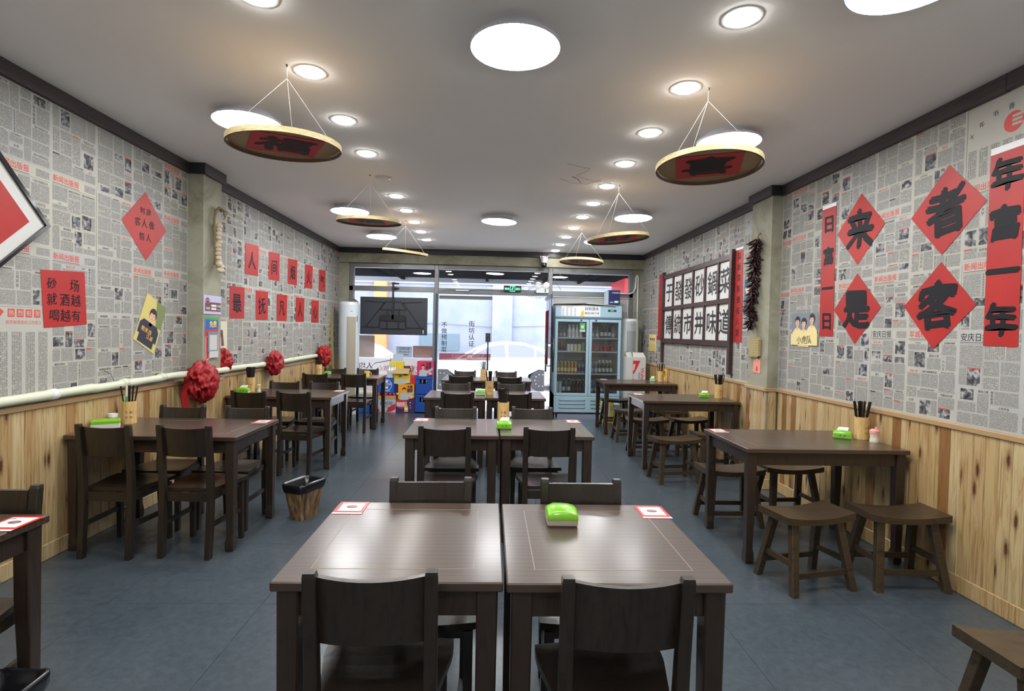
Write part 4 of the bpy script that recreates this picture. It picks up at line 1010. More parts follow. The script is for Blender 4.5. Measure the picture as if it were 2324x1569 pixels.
for dy, dz in ((-.03, .02), (.0, .03), (.03, .01), (-.01, -.03), (.025, -.03), (0, 0)): ob('garlic_bulb', bulb, r, (P0[1]+.05+rg.uniform(0, .02), 5.065+dy, 2.005+dz), (rg.uniform(-1, 1), rg.uniform(-1, 1), 0))
r = thing('wifi_sign', 'pale sign with a dark pink network panel on the left pillar', 'sign')
ob('board', MB().fbox(GP, (4.905, 1.566, .002), (5.215, 1.738, .006), 'c_lilac'), r)
m = MB(); m.prism(GP, [(4.925, 1.592), (5.205, 1.592), (5.205, 1.675), (5.02, 1.675), (4.925, 1.66)], .006, .0068, 'logo_brown'); m.ell(GP, 4.968, 1.672, .042, .044, .0069, 'logo_brown', 20)
for q in (.034, .024, .014): m.ell(GP, 4.968, 1.665, q, q, .0071+.0001*(.04-q)*100, 'c_lilac', 18, 0, pi); m.ell(GP, 4.968, 1.665, q-.005, q-.005, .0073+.0001*(.04-q)*100, 'logo_brown', 18, 0, pi)
m.text(GP, 'WIFI', 4.972, 1.618, .036, .0082, 'white', .02); m.rect(GP, 5.03, 1.635, 5.12, 1.655, .0082, 'white'); m.rect(GP, 5.03, 1.606, 5.12, 1.626, .0082, 'white'); m.text(GP, '于發發', 5.163, 1.643, .027, .0082, 'white', .01); m.text(GP, '砂锅市井菜', 5.163, 1.61, .013, .0082, 'white')
ob('printed_panel', m, r)
r = thing('leaflet_stack', 'torn colourful leaflets pinned below the network sign on the left pillar', 'leaflet')
ob('back_leaflet', MB().prism(GP, [(4.94, 1.545), (5.165, 1.54), (5.17, 1.17), (5.05, 1.165), (4.95, 1.14)], .002, .005, 'c_pinkwhite'), r)
m = MB(); m.poly(GP, [(4.94, 1.545), (5.165, 1.54), (5.165, 1.51), (4.94, 1.52)], .0054, 'c_green'); m.poly(GP, [(4.94, 1.52), (5.165, 1.51), (5.165, 1.43), (4.94, 1.42)], .0054, 'c_blue'); m.text(GP, '免费', 5.07, 1.475, .065, .0058, 'c_yellow', .03); m.poly(GP, [(4.94, 1.42), (5.165, 1.43), (5.165, 1.39), (4.94, 1.36)], .0054, 'c_red'); m.poly(GP, [(4.95, 1.36), (4.985, 1.36), (4.985, 1.16), (4.955, 1.15)], .0054, 'c_red')
ob('printed_leaflet', m, r)
ob('grey_card', MB().fbox(GP, (4.975, 1.22, .006), (5.145, 1.405, .014), 'c_greyblue').fbox(GP, (4.992, 1.235, .014), (5.128, 1.375, .0146), 'white_card'), r)
ob('white_slip', MB().fbox(GP, (4.985, 1.165, .015), (5.145, 1.225, .0165), 'white_card'), r)

# pillar right: chili string, woven pouch, pink leaflet
PX = P1[1]
r = thing('chili_string', 'long string of dark dried chilies hanging on the right pillar', 'chili string')
ob('cord', MB().tube([(PX, 5.215, 2.49), (PX-.02, 5.22, 2.47), (PX-.03, 5.235, 2.42), (PX-.04, 5.27, 2.0), (PX-.04, 5.30, 1.60)], .006, 'straw', 6), r)
def chili_mesh(b):
    P_ = [(0, 0, 0), (0, .016+b, -.022), (0, .038+b*2, -.042), (0, .068+b*2, -.052)]
    return MB().tube(P_, [.004, .0095, .008, .001], 'chili', 6).mesh('chili')
CM = [chili_mesh(0), chili_mesh(.006), chili_mesh(-.004)]
rg = random.Random(9)
for k in range(290):
    t_ = (k+.5)/290; z = 2.44-.86*t_; yc = 5.232+.075*t_
    a = rg.uniform(-1.15, 1.15)*pi/2*1.35
    # outward direction in the half plane away from the pillar face
    o = ob('chili', CM[k % 3], r, (PX-.028-.026*cos(a)*rg.random(), yc+.026*sin(a), z+rg.uniform(-.01, .01)), (rg.uniform(-.5, .35), rg.uniform(-.3, .3), pi/2-a*(1)))
r = thing('woven_pouch', 'small woven straw pouch below the chili string', 'pouch')
G = FRt(0, 0, PX); vs = []
ob('woven_panel', MB().prism(G, Rp([(5.225+.105, 1.455), (5.225+.05, 1.468), (5.225-.05, 1.462), (5.14, 1.44), (5.135, 1.275), (5.18, 1.262), (5.25, 1.268), (5.325, 1.258)]), .004, .028, 'woven'), r)
for k in range(8): ob('loose_strand', MB().tube([G(-5.31+.022*k, 1.275, .029), G(-5.312+.022*k, 1.252-.004*(k % 3), .031)], .0035, 'woven', 5), r)
r = thing('pink_leaflet', 'small orange pink leaflet with a bottle shape on the right pillar', 'leaflet')
ob('sheet', MB().prism(G, Rp([(5.275, 1.247), (5.135, 1.243), (5.14, 1.103), (5.28, 1.108)]), .002, .0035, 'c_pink2'), r)
m = MB(); m.poly(G, Rp([(5.215, 1.17), (5.195, 1.17), (5.188, 1.15), (5.188, 1.125), (5.222, 1.125), (5.222, 1.15)]), .004, 'c_red'); m.rect(G, -5.23, 1.228, -5.18, 1.242, .004, 'white'); m.rect(G, -5.17, 1.108, -5.145, 1.13, .004, 'c_lilac'); ob('printed_bottle', m, r)

# foam wrapped pipe along the left wall
r = thing('insulated_pipe', 'pale foam wrapped pipe running along the left wall above the wainscot', 'pipe')
pts = []; rad = []
y = 1.0
while y < 8.45:
    x = XL+.034; z = 1.022+.008*sin(y*1.7)
    if y > 4.6 and y < 5.5:
        e = max(0, min(1, (y-4.62)/.22)) * max(0, min(1, (5.46-y)/.2)); x += e*.145; z += .012*e
    if 3.7 < y < 4.5: z -= .006
    pts.append((x, y, z)); rad.append(.029+.004*noise.noise(Vector((y*5, 0, 3)))); y += .045
ob('foam_sleeve', MB().tube(pts, rad, 'pipe_foam', 12), r)
for yb in (3.36, 4.0, 4.45, 6.4, 7.3): ob('tape_band', MB().tube([(XL+.034, yb, 1.022+.008*sin(yb*1.7)), (XL+.034, yb+.05, 1.022+.008*sin(yb*1.7+.08))], .0335, 'pipe_foam' if yb != 3.36 else 'white', 12), r)
ob('cable_tie', MB().tube([(XL+.07, 3.87, 1.06), (XL+.03, 3.90, 1.10), (XL+.01, 3.86, 1.13)], .002, 'black', 5), r)

# red cloth flowers
def flower(x, y, z, R, label, seed, tail=False):
    r = thing('red_cloth_flower', label, 'cloth flower', (x, y, z), 0, 'red cloth flowers on the left wall')
    import bmesh
    bm = bmesh.new(); bmesh.ops.create_icosphere(bm, subdivisions=5, radius=1)
    for v in bm.verts:
        p = v.co.copy(); q = p*1.9+Vector((seed*3.1, seed, 0))
        q += Vector((noise.noise(p*2.2+Vector((seed, 0, 0))), noise.noise(p*2.2+Vector((0, seed, 7))), noise.noise(p*2.2+Vector((5, 1, seed)))))*.8
        rd = 1-abs(noise.noise(q*.8))*2.4; rd2 = 1-abs(noise.noise(q*1.7))*2
        k = .76+.26*rd+.10*rd2
        v.co = Vector((p.x*.62, p.y, p.z))*R*k
    me = bpy.data.meshes.new('gathered_cloth'); bm.to_mesh(me); bm.free(); me.materials.append(MATS['red_cloth'])
    for p in me.polygons: p.use_smooth = True
    ob('gathered_cloth', me, r)
    if tail:
        vs, fs = [], []
        path = [(.0, -R*.62, R*.40), (-.02, -R*1.15, R*.10), (-.03, -R*1.38, -R*.40), (-.03, -R*1.22, -R*.95), (-.03, -R*1.02, -R*1.45), (-.03, -R*.92, -R*1.8)]
        for (a, b, c) in path:
            for w_ in (-1, 0, 1): vs.append((a+.012*abs(w_), b+w_*.045, c+.01*w_))
        n_ = len(path)
        for i in range(n_-1):
            for j in range(2): k = i*3+j; fs.append((k, k+1, k+4, k+3))
        base = len(vs); vs += [(a-.004, b, c) for a, b, c in vs]; fs += [tuple(base+q for q in f[::-1]) for f in fs]
        ob('ribbon_tail', MB().add(vs, fs, 'red_cloth', True), r)
flower(P0[1]+.03, 4.84, .965, .182, 'big red gathered cloth flower with a ribbon tail in front of the left pillar', 1.3, True)
flower(XL+.10, 5.34, 1.115, .125, 'red cloth flower peeking out behind the left pillar', 4.1)
flower(XL+.11, 6.58, 1.02, .15, 'red cloth flower on the left wall beyond the pillar, second from the storefront', 2.6)
flower(XL+.11, 8.50, 1.02, .165, 'red cloth flower nearest the storefront beside the gold sign', 7.7)

# leaning gold sign board in the far left corner
r = thing('gold_sign_board', 'narrow gold board with vertical lettering leaning in the far left corner', 'sign')
G = Fr((-2.69, 9.0, .02), (1, .0, 0), (-.072, .12, 1), (0, -1, .12)); G.v.normalize()
ob('board', MB().fbox(G, (0, 0, 0), (.135, 1.75, .03), 'gold'), r)
ob('lettering', MB().vtext(G, '晋吕氏安装于砂锅市井', .068, 1.68, .078, .118, .031, 'ink', .02), r)

# ================================================================== storefront
def frame_bar(p, a, b, m='steel'): ob('frame_bar', MB().cbox(a, b, m, .004), p)
def hole_row(p, a, b, n, name='punched_holes'):
    m = MB(); a, b = Vector(a), Vector(b)
    for k in range(n):
        q = a.lerp(b, (k+.5)/n); m.fbox(FF(q.x, q.z, q.y), (-.006, -.006, 0), (.006, .006, .0012), 'ink')
    ob(name, m, p, kind='stuff')
XM1, XM2 = -.985, 1.075
w1 = ob('window_1', None, kind='structure')
for a, b in (((-2.54, 9.70, 2.565), (XM1-.04, 9.82, 2.64)), ((-2.54, 9.70, 2.145), (XM1-.04, 9.82, 2.235)), ((-2.54, 9.70, -.02), (-2.47, 9.82, 2.565)), ((-2.47, 9.70, 0), (XM1-.04, 9.82, .05))): frame_bar(w1, a, b)
ob('pane', MB().box((-2.47, YG, .05), (XM1-.04, YG+.008, 2.145), 'glass'), w1); ob('pane', MB().box((-2.47, YG, 2.235), (XM1-.04, YG+.008, 2.565), 'glass'), w1)
w2 = ob('window_2', None, kind='structure')
for a, b in (((XM2+.03, 9.70, 2.545), (2.585, 9.82, 2.64)), ((XM2+.03, 9.70, 2.13), (2.585, 9.82, 2.22)), ((2.515, 9.70, 0), (2.585, 9.82, 2.545)), ((XM2+.03, 9.70, 0), (2.515, 9.82, .05))): frame_bar(w2, a, b)
ob('pane', MB().box((XM2+.03, YG, .05), (2.515, YG+.008, 2.13), 'glass'), w2); ob('pane', MB().box((XM2+.03, YG, 2.22), (2.515, YG+.008, 2.545), 'glass'), w2)
ob('posted_sheet', MB().box((XM2+.05, YG-.006, 1.0), (2.50, YG-.003, 2.12), 'white_card'), w2)
w3 = ob('window_3', None, kind='structure')
frame_bar(w3, (XM1-.04, 9.69, 0), (XM1+.03, 9.83, 2.64)); frame_bar(w3, (XM2-.045, 9.69, 2.10), (XM2+.03, 9.83, 2.64)); frame_bar(w3, (XM1+.03, 9.70, 2.565), (XM2-.045, 9.82, 2.64)); frame_bar(w3, (XM1+.03, 9.70, 2.15), (XM2-.045, 9.82, 2.225))
ob('pane', MB().box((XM1+.03, YG, 2.225), (XM2-.045, YG+.008, 2.565), 'glass'), w3)
d1 = ob('door_1', None, kind='structure')
ob('angle_post', MB().box((XM1-.052, 9.655, 0), (XM1-.012, 9.69, 2.15), 'angle_steel').box((XM1-.012, 9.655, 0), (XM1+.03, 9.69, 2.15), 'dark_steel'), d1)
hole_row(d1, (XM1-.033, 9.655, .05), (XM1-.033, 9.655, 2.1), 52)
ob('angle_post', MB().box((XM2-.045, 9.655, 0), (XM2-.005, 9.69, 2.15), 'dark_steel').box((XM2-.005, 9.655, 0), (XM2+.028, 9.69, 2.15), 'angle_steel'), d1)
hole_row(d1, (XM2+.012, 9.655, .05), (XM2+.012, 9.655, 2.1), 52)
ob('angle_rail', MB().box((XM1-.05, 9.65, 2.118), (XM2+.03, 9.688, 2.152), 'angle_steel'), d1); hole_row(d1, (XM1, 9.65, 2.135), (XM2, 9.65, 2.135), 50)
# left leaf, closed; right leaf, swung inward
lf = ob('glass_leaf', MB().box((-.945, YG-.006, .02), (.02, YG+.006, 2.105), 'glass'), d1)
ob('top_clamp', MB().cbox((-.94, YG-.025, 2.035), (.02, YG+.025, 2.095), 'plate_grey', .003), lf)
ob('pull_handle', MB().tube([(-.045, YG-.06, .75), (-.045, YG-.06, 1.39)], .016, 'dark_steel', 12).tube([(-.045, YG-.06, .87), (-.045, YG, .87)], .008, 'dark_steel', 8).tube([(-.045, YG-.06, 1.28), (-.045, YG, 1.28)], .008, 'dark_steel', 8), lf)
lr = ob('glass_leaf', MB().box((.995, 8.82, .02), (1.007, 9.72, 2.105), 'glass'), d1)
ob('top_clamp', MB().box((.976, 8.86, 2.035), (1.026, 9.72, 2.095), 'plate_grey'), lr)
for s in (-1, 1):
    x = 1.001+s*.062
    ob('pull_handle', MB().tube([(x, 9.0, .80), (x, 9.0, 1.375)], .014, 'dark_steel', 12).tube([(1.001, 9.0, .90), (x, 9.0, .90)], .008, 'dark_steel', 8).tube([(1.001, 9.0, 1.28), (x, 9.0, 1.28)], .008, 'dark_steel', 8), lr)
m = MB().box((1.008, 9.05, .05), (1.0095, 9.7, 1.92), 'film_white').box((.9925, 9.2, .9), (.994, 9.7, 1.85), 'film_red')
ob('door_posters', m, lr)
# lettering on the left leaf (the brand band reads mirrored from inside)
G = FF(0, 0, YG-.0075)
ob('window_lettering', MB().vtext(G, '不做预制菜', -.842, 1.625, .108, .113, 0, 'film_text', .015), lf)
ob('window_lettering', MB().vtext(G, '街坊认证', -.345, 1.655, .115, .121, 0, 'film_text', .015), lf)
Gm = Fr((0, 0, YG-.0075), (-1, 0, 0), (0, 0, 1), (0, -1, 0)); Gm.o = Vector((0, YG-.0075, 0))
m = MB().rect(G, -.925, .928, .008, 1.05, -.001, 'film_red'); m.text(Gm, '于發發', .22, 1.0, .085, .0006, 'film_white', .02); m.text(Gm, '市井砂锅菜', .56, 1.0, .058, .0006, 'film_white'); m.text(Gm, '订餐热线', .56, .955, .026, .0006, 'film_white')
ob('door_band', m, lf)
m = MB().fbox(G, (-.09, 1.27, 0), (.0, 1.43, .006), 'dark_steel'); ob('door_lock_plate', m, lf)
# notices stuck on the left pane
G = FF(0, 0, YG-.001)
def notice(x0, z0, x1, z1, m_, label, txt=(), d=.004):
    r = thing('window_notice', label, 'notice'); ob('sheet', MB().fbox(G, (x0, z0, .001), (x1, z1, .003), m_), r)
    if txt:
        m = MB()
        for s_, cx, cz, sz, mm in txt: m.text(Gm2, s_, -cx, cz, sz, .004, mm, .015)
        ob('mirrored_lettering', m, r)
Gm2 = Fr((0, YG-.001, 0), (-1, 0, 0), (0, 0, 1), (0, -1, 0))
notice(-1.70, .962, -1.415, 1.156, 'film_blue', 'pale blue hiring notice on the left window', [('招小时工', -1.555, 1.12, .05, 'film_text'), ('15-20/小时', -1.555, 1.06, .045, 'film_text'), ('电话联系老板', -1.555, 1.01, .026, 'film_text')])
notice(-1.40, .962, -1.04, 1.172, 'film_brown', 'faded brown menu notice on the left window beside the door post', [('开业大酬宾', -1.22, 1.10, .05, 'film_tan'), ('全场砂锅优惠活动', -1.22, .995, .034, 'film_white')])
notice(-2.375, .946, -2.09, 1.345, 'film_tan', 'plain beige board behind the window below the television')
r = thing('window_film', 'white frosted film with red and grey mirrored lettering along the bottom of the left window', 'window film')
ob('film', MB().fbox(G, (-2.45, .06, .001), (-1.035, .94, .002), 'film_white'), r)
m = MB(); m.text(Gm2, '人均', 2.24, .80, .13, .003, 'film_text', .01); m.text(Gm2, '放心', 1.93, .76, .11, .003, 'film_pinktext', .01); m.text(Gm2, '吃菜', 1.36, .74, .16, .003, 'film_pinktext', .02)
for a, b in (((-2.08, .84), (-1.78, .90)), ((-2.17, .74), (-2.08, .84))): m.fbox(Fr((a[0], YG-.003, a[1]), Vector((b[0]-a[0], 0, b[1]-a[1])), (0, 0, 1), (0, -1, 0)), (0, 0, 0), (1, .012, .0005), 'film_text')
ob('mirrored_lettering', m, r)

# television hung from the transom, back to the room
r = thing('television', 'black flat television seen from behind, hung before the left window', 'television', (-1.708, 9.52, 1.697), .0)
ob('back_cover', MB().cbox((-.587, -.012, -.328), (.587, .018, .330), 'tv_black', .006), r)
ob('screen', MB().box((-.575, .018, -.315), (.575, .021, .32), 'black_gloss'), r)
m = MB(); Gt = FF(0, 0, -.012)
for a, b in (((-.49, .255), (-.155, .235)), ((.155, .235), (.49, .255)), ((-.145, .25), (.125, .25)), ((-.145, .25), (-.24, .11)), ((.125, .25), (.215, .11)), ((-.24, .11), (.215, .11)), ((-.48, -.185), (-.165, .235)), ((.47, -.19), (.165, .235)), ((-.55, -.20), (-.25, -.20)), ((.22, -.205), (.52, -.205)), ((-.25, -.20), (-.24, -.03)), ((.22, -.205), (.21, -.03))):
    m.bar((a[0], -.014, a[1]), (b[0], -.014, b[1]), .008, .006, 'tv_ridge', up=(0, 1, 0))
ob('pressed_ridges', m, r)
ob('lower_housing', MB().cbox((-.235, -.035, -.225), (.205, -.01, .0), 'tv_black', .005), r)
for x in (-.115, .085): ob('mount_slot', MB().fbox(FF(x, 0, -.036), (-.012, -.21, 0), (.012, -.10, .003), 'tv_ridge').fbox(FF(x, 0, -.039), (-.008, -.215, 0), (.008, -.20, .002), 'white'), r)
ob('port_cover', MB().fbox(FF(0, 0, -.012), (.51, -.30, 0), (.528, -.24, .003), 'white_card'), r)
r = thing('television_mount', 'black pole mount holding the television to the window transom', 'mount', (-1.72, 9.6, 0))
ob('pole', MB().cbox((-.016, -.13, 1.70), (.016, -.10, 2.28), 'black', .003), r)
for z in (2.285, 2.195): ob('wall_plate', MB().cbox((-.065, .08, z-.016), (.065, .10, z+.016), 'black', .003).box((-.015, -.11, z-.008), (.015, .09, z+.008), 'black'), r)
ob('mount_bracket', MB().box((-.215, -.135, 1.61), (.215, -.122, 1.715), 'black').box((-.02, -.135, 1.64), (.02, -.10, 1.74), 'black'), r)
for x in (-.10, .10): ob('mount_arm', MB().box((x-.013, -.125, 1.48), (x+.013, -.11, 1.83), 'black'), r)

# exit sign, emergency light, camera, cables
r = thing('exit_sign', 'green lit emergency exit sign above the glass door', 'exit sign', (.38, 9.66, 2.238))
ob('case', MB().cbox((-.158, -.012, -.055), (.158, .012, .055), 'exit_black', .004), r)
m = MB(); G = FF(0, 0, -.0125); m.fbox(G, (-.045, -.05, 0), (.045, .05, .001), 'exit_green'); m.fbox(G, (-.038, -.043, .001), (.038, .043, .0015), 'exit_black')
m.ell(G, .008, .028, .008, .008, .002, 'exit_green', 12)
for a, b, w_ in (((.004, .018), (-.006, -.006), .007), ((-.006, -.006), (.010, -.02), .006), ((.010, -.02), (.004, -.038), .005), ((-.006, -.006), (-.018, -.02), .006), ((-.018, -.02), (-.032, -.022), .005), ((.002, .014), (.02, .006), .004), ((.002, .014), (-.016, .006), .004)):
    d_ = Vector((b[0]-a[0], b[1]-a[1])).normalized(); n_ = Vector((-d_.y, d_.x))*w_*.6
    m.poly(G, [(a[0]-n_.x, a[1]-n_.y), (b[0]-n_.x, b[1]-n_.y), (b[0]+n_.x, b[1]+n_.y), (a[0]+n_.x, a[1]+n_.y)], .0022, 'exit_green')
ob('running_figure', m, r)
m = MB().text(G, '安全', -.098, 0, .042, .002, 'exit_green', .03); m.text(G, '出口', .098, 0, .042, .002, 'exit_green', .03); ob('lettering', m, r)
r = thing('emergency_light', 'white twin head emergency light on the right door corner', 'emergency light', (.915, 9.64, 2.215))
ob('case', MB().cbox((-.115, -.03, -.045), (.115, .03, .045), 'white_gloss', .006), r); ob('green_label', MB().fbox(FF(0, 0, -.0305), (.04, -.03, 0), (.065, .03, .001), 'c_green'), r)
for x in (-.075, .07): ob('lamp_head', MB().lathe([(.018, 0), (.052, .02), (.054, .028), (0, .03)], 'white_gloss', 20), r, (x, -.02, .10), (pi/2, 0, 0)); ob('neck', MB().tube([(x, 0, .04), (x, -.01, .085)], .009, 'white_gloss', 8), r)
r = thing('security_camera', 'white and black dome security camera with two antennas below the ceiling', 'security camera', (.925, 9.52, 2.70))
ob('upper_body', MB().lathe([(.03, .105), (.045, .10), (.052, .05), (.053, .0), (.0, .0)], 'white_gloss', 20), r); ob('camera_head', MB().lathe([(.0, -.09), (.035, -.085), (.05, -.05), (.05, 0)], 'black_gloss', 20), r)
ob('lens', MB().lathe([(.0, -.032), (.022, -.03), (.024, 0)], 'plate_grey', 14), r, (0, -.015, -.085), (.5, 0, 0)); ob('mount', MB().box((-.035, .0, .06), (.035, .10, .12), 'white_gloss'), r)
for s in (-1, 1): ob('antenna', MB().bar((s*.045, 0, .03), (s*.066, 0, .125), .006, .004, 'white', up=(0, 1, 0)), r)
ob('status_light', MB().lathe([(.0, .0), (.012, .004), (.014, .01)], 'led_pink', 10), r, (0, -.045, .10), (pi/2, 0, 0))
rg = random.Random(5)
r = thing('loose_cables', 'tangle of thin cables around the emergency light and door corner', 'cable')
for k in range(6):
    pts = [(1.03+.03*rg.random(), 9.62, 2.6-.02*k) if k < 2 else (.80-.05*k, 9.63, 2.17+.01*k)]
    for q in range(5): pts.append((pts[-1][0]+rg.uniform(.01, .09), 9.62-.01*k, pts[-1][2]+rg.uniform(-.07, .05)-(.05 if k < 2 else 0)))
    ob('cable', MB().tube(pts, .004, 'wire', 5), r)
r = thing('power_strip', 'small white strip with cables on the transom above the door', 'power strip'); ob('strip', MB().cbox((-.64, 9.66, 2.175), (-.40, 9.70, 2.20), 'white_gloss', .003), r); ob('cable', MB().tube([(-.40, 9.66, 2.19), (-.2, 9.66, 2.215), (0, 9.66, 2.20), (.22, 9.66, 2.19)], .004, 'wire', 5).tube([(-.64, 9.66, 2.19), (-.8, 9.66, 2.20), (-.93, 9.66, 2.16)], .004, 'wire', 5), r)
r = thing('conduit_pipe', 'white plastic conduit bending at the top of the far right corner', 'pipe')
ob('conduit', MB().tube([(2.30, 9.66, 2.20), (2.52, 9.66, 2.20), (2.58, 9.66, 2.23), (2.615, 9.66, 2.30), (2.625, 9.66, 2.50), (2.64, 9.66, 2.545), (2.66, 9.66, 2.50), (2.665, 9.66, 1.0), (2.665, 9.66, .02)], .013, 'white_gloss', 10), r)

# ================================================================== floor air conditioners
def ac(x, y, ht, rad, face, ang, label, col, door):
    r = thing('floor_air_conditioner', label, 'air conditioner', (x, y, 0), ang)
    ob('body', MB().lathe([(rad*1.02, 0), (rad*1.02, .03), (rad, .05), (rad*.985, ht-.05), (rad*.93, ht-.01), (rad*.88, ht), (0, ht)], col, 36), r)
    def arc(a0, a1, z0, z1, m_, rr):
        n = 10; vs = []
        for k in range(n+1):
            a = -pi/2+radians(a0+(a1-a0)*k/n); vs += [(rr*cos(a), rr*sin(a), z0), (rr*cos(a), rr*sin(a), z1)]
        return MB().add(vs, [(2*k, 2*k+2, 2*k+3, 2*k+1) for k in range(n)], m_, True)
    if face == 'tan': ob('air_outlet', arc(2, 52, .10, 1.66, 'ac_tan', rad+.003), r); ob('brand_mark', arc(20, 32, 1.748, 1.757, 'ink_grey', rad+.003), r); ob('side_label', arc(58, 66, 1.58, 1.68, 'c_greyblue', rad+.003), r)
    else:
        ob('air_outlet', arc(-28, 30, .10, 1.53, 'ac_silver', rad+.003), r)
        for k in range(7): ob('outlet_slat', arc(-24+7.4*k, -21.5+7.4*k, .12, 1.52, 'plate_grey', rad+.006), r)
        ob('control_panel', arc(-26, 26, 1.54, 1.69, 'ac_silver', rad+.006), r)
        for k in (-7, 0, 7): ob('button', arc(k-1.5, k+1.5, 1.615, 1.625, 'ink', rad+.008), r)
    return r
ac(-2.425, 9.29, 1.915, .175, 'tan', 0, 'tall round white floor air conditioner in the far left corner', 'ac_white', 1)
ob('cardboard_scrap', MB().add([(-.06, -.02, 0), (.09, 0, .0), (.02, .02, .055), (-.02, .01, .05), (-.06, -.02, .004), (.09, 0, .004), (.02, .02, .059), (-.02, .01, .054)], [(0, 1, 2, 3), (7, 6, 5, 4), (0, 4, 5, 1), (2, 6, 7, 3)], 'cardboard_dark'), loc=(-2.36, 9.28, 1.917), label='small torn brown cardboard piece on top of the left air conditioner', cat='cardboard')
ac(2.462, 9.43, 1.735, .165, 'silver', 0, 'tall round white floor air conditioner beside the drinks fridge', 'white_gloss', 0)
r = thing('wire_rack', 'bent wire rack lying on top of the right air conditioner', 'rack', (2.462, 9.40, 1.742)); rg = random.Random(3); m = MB()
for k in range(9):
    x = -.135+.034*k; m.tube([(x, -.06, 0), (x-.015, -.065, .075+.02*sin(k)), (x-.02, .03, .11+.02*sin(k*2)), (x, .08, .02)], .0028, 'wire', 5)
for z in (.012, .06, .095): m.tube([(-.14, -.062, z), (-.05, -.068, z+.012*sin(z*90)), (.05, -.064, z), (.14, -.06, z+.01)], .0028, 'wire', 5)
ob('wire_grid', m, r)

# ================================================================== drinks fridge
FX0, FX1, FY0, FY1 = 1.100, 2.238, 9.10, 9.655
r = fr = thing('display_fridge', 'pale blue two door drinks fridge with bottles beside the glass door', 'fridge')
B = 'fridge_blue'
ob('cabinet', MB().box((FX0, FY0+.04, .10), (FX0+.03, FY1, 1.72), B).box((FX1-.03, FY0+.04, .10), (FX1, FY1, 1.72), B).box((FX0, FY0+.04, .10), (FX1, FY1, .415), B).box((FX0+.03, FY0+.04, 1.68), (FX1-.03, FY1, 1.72), B), fr)
ob('inner_liner', MB().box((FX0+.03, FY1-.02, .415), (FX1-.03, FY1, 1.68), 'fridge_inner').box((FX0+.03, FY0+.1, .415), (FX0+.036, FY1-.02, 1.68), 'fridge_inner').box((FX1-.036, FY0+.1, .415), (FX1-.03, FY1-.02, 1.68), 'fridge_inner').box((FX0+.036, FY0+.06, .4155), (FX1-.036, FY1-.02, .42), 'fridge_inner_dark'), fr)
hd = ob('header_panel', MB().add([(FX0, FY0, 1.745), (FX1, FY0, 1.745), (FX1, FY0, 1.94), (FX0, FY0, 1.94), (FX0, FY1, 1.72), (FX1, FY1, 1.72), (FX1, FY1, 1.94), (FX0, FY1, 1.94), (FX0, FY0+.012, 1.715), (FX1, FY0+.012, 1.715)], [(0, 1, 2, 3), (3, 2, 6, 7), (0, 3, 7, 4), (1, 5, 6, 2), (4, 7, 6, 5), (8, 9, 1, 0), (8, 4, 5, 9), (8, 0, 4), (9, 5, 1)], B), fr)
G = FF(0, 0, FY0)
ob('header_lip', MB().fbox(G, (FX0, 1.715, 0), (FX1, 1.745, .006), 'fridge_dark'), fr)
m = MB(); m.fbox(G, (1.20, 1.755, 0), (1.87, 1.925, .001), 'white_gloss')
m.text(G, '自助酒水', 1.725, 1.885, .062, .0015, 'ink', .02); m.text(G, '微信扫码下单', 1.725, 1.808, .042, .0015, 'ink', .02)
m.poly(G, [(1.525, 1.75), (1.585, 1.75), (1.59, 1.84), (1.57, 1.868), (1.545, 1.84)], .0016, 'c_gold'); m.poly(G, [(1.54, 1.84), (1.59, 1.84), (1.58, 1.868), (1.555, 1.872)], .0018, 'c_cream')
for k in range(4):
    for q in range(8): m.rect(G, 1.215+.068*k, 1.762+.017*q, 1.245+.068*k, 1.768+.017*q, .0016, 'ink_grey')
m.text(G, '酒水饮料价目表', 1.34, 1.91, .018, .0016, 'ink')
ob('printed_strip', m, hd)
m = MB().fbox(G, (2.0, 1.84, 0), (2.145, 1.876, .003), 'ink'); m.text(G, '-3.5℃', 2.07, 1.858, .022, .0036, 'exit_green'); ob('thermometer', m, hd)
for di, (x0, x1) in enumerate(((FX0+.002, 1.683), (1.690, FX1-.002))):
    d = ob('door', None, fr)
    m = MB(); z0, z1 = .385, 1.706; f = .045
    for a, b in (((x0, z0), (x0+f, z1)), ((x1-f, z0), (x1, z1)), ((x0+f, z0), (x1-f, z0+.05)), ((x0+f, z1-.05), (x1-f, z1))): m.cbox((a[0], FY0+.002, a[1]), (b[0], FY0+.036, b[1]), B, .003)
    ob('door_frame', m, d); ob('glass', MB().box((x0+f, FY0+.014, z0+.05), (x1-f, FY0+.020, z1-.05), 'fridge_glass'), d)
    xk = 1.545 if di == 0 else 1.80
    ob('lock', MB().lathe([(.016, 0), (.016, .004), (0, .005)], 'c_navy', 12), d, (xk, FY0+.002, 1.683), (pi/2, 0, 0))
r = thing('payment_sticker', 'green and white sticker on the left door of the drinks fridge', 'sticker'); ob('sheet', MB().fbox(FF(0, 0, FY0+.013), (1.525, 1.49, 0), (1.618, 1.64, .001), 'white_card').fbox(FF(0, 0, FY0+.012), (1.525, 1.52, 0), (1.618, 1.64, .001), 'c_green').fbox(FF(0, 0, FY0+.011), (1.547, 1.545, 0), (1.596, 1.60, .001), 'white_card'), r)
gp = ob('grille_panel', MB().cbox((FX0+.002, FY0, .10), (FX1-.002, FY0+.04, .378), B, .006), fr)
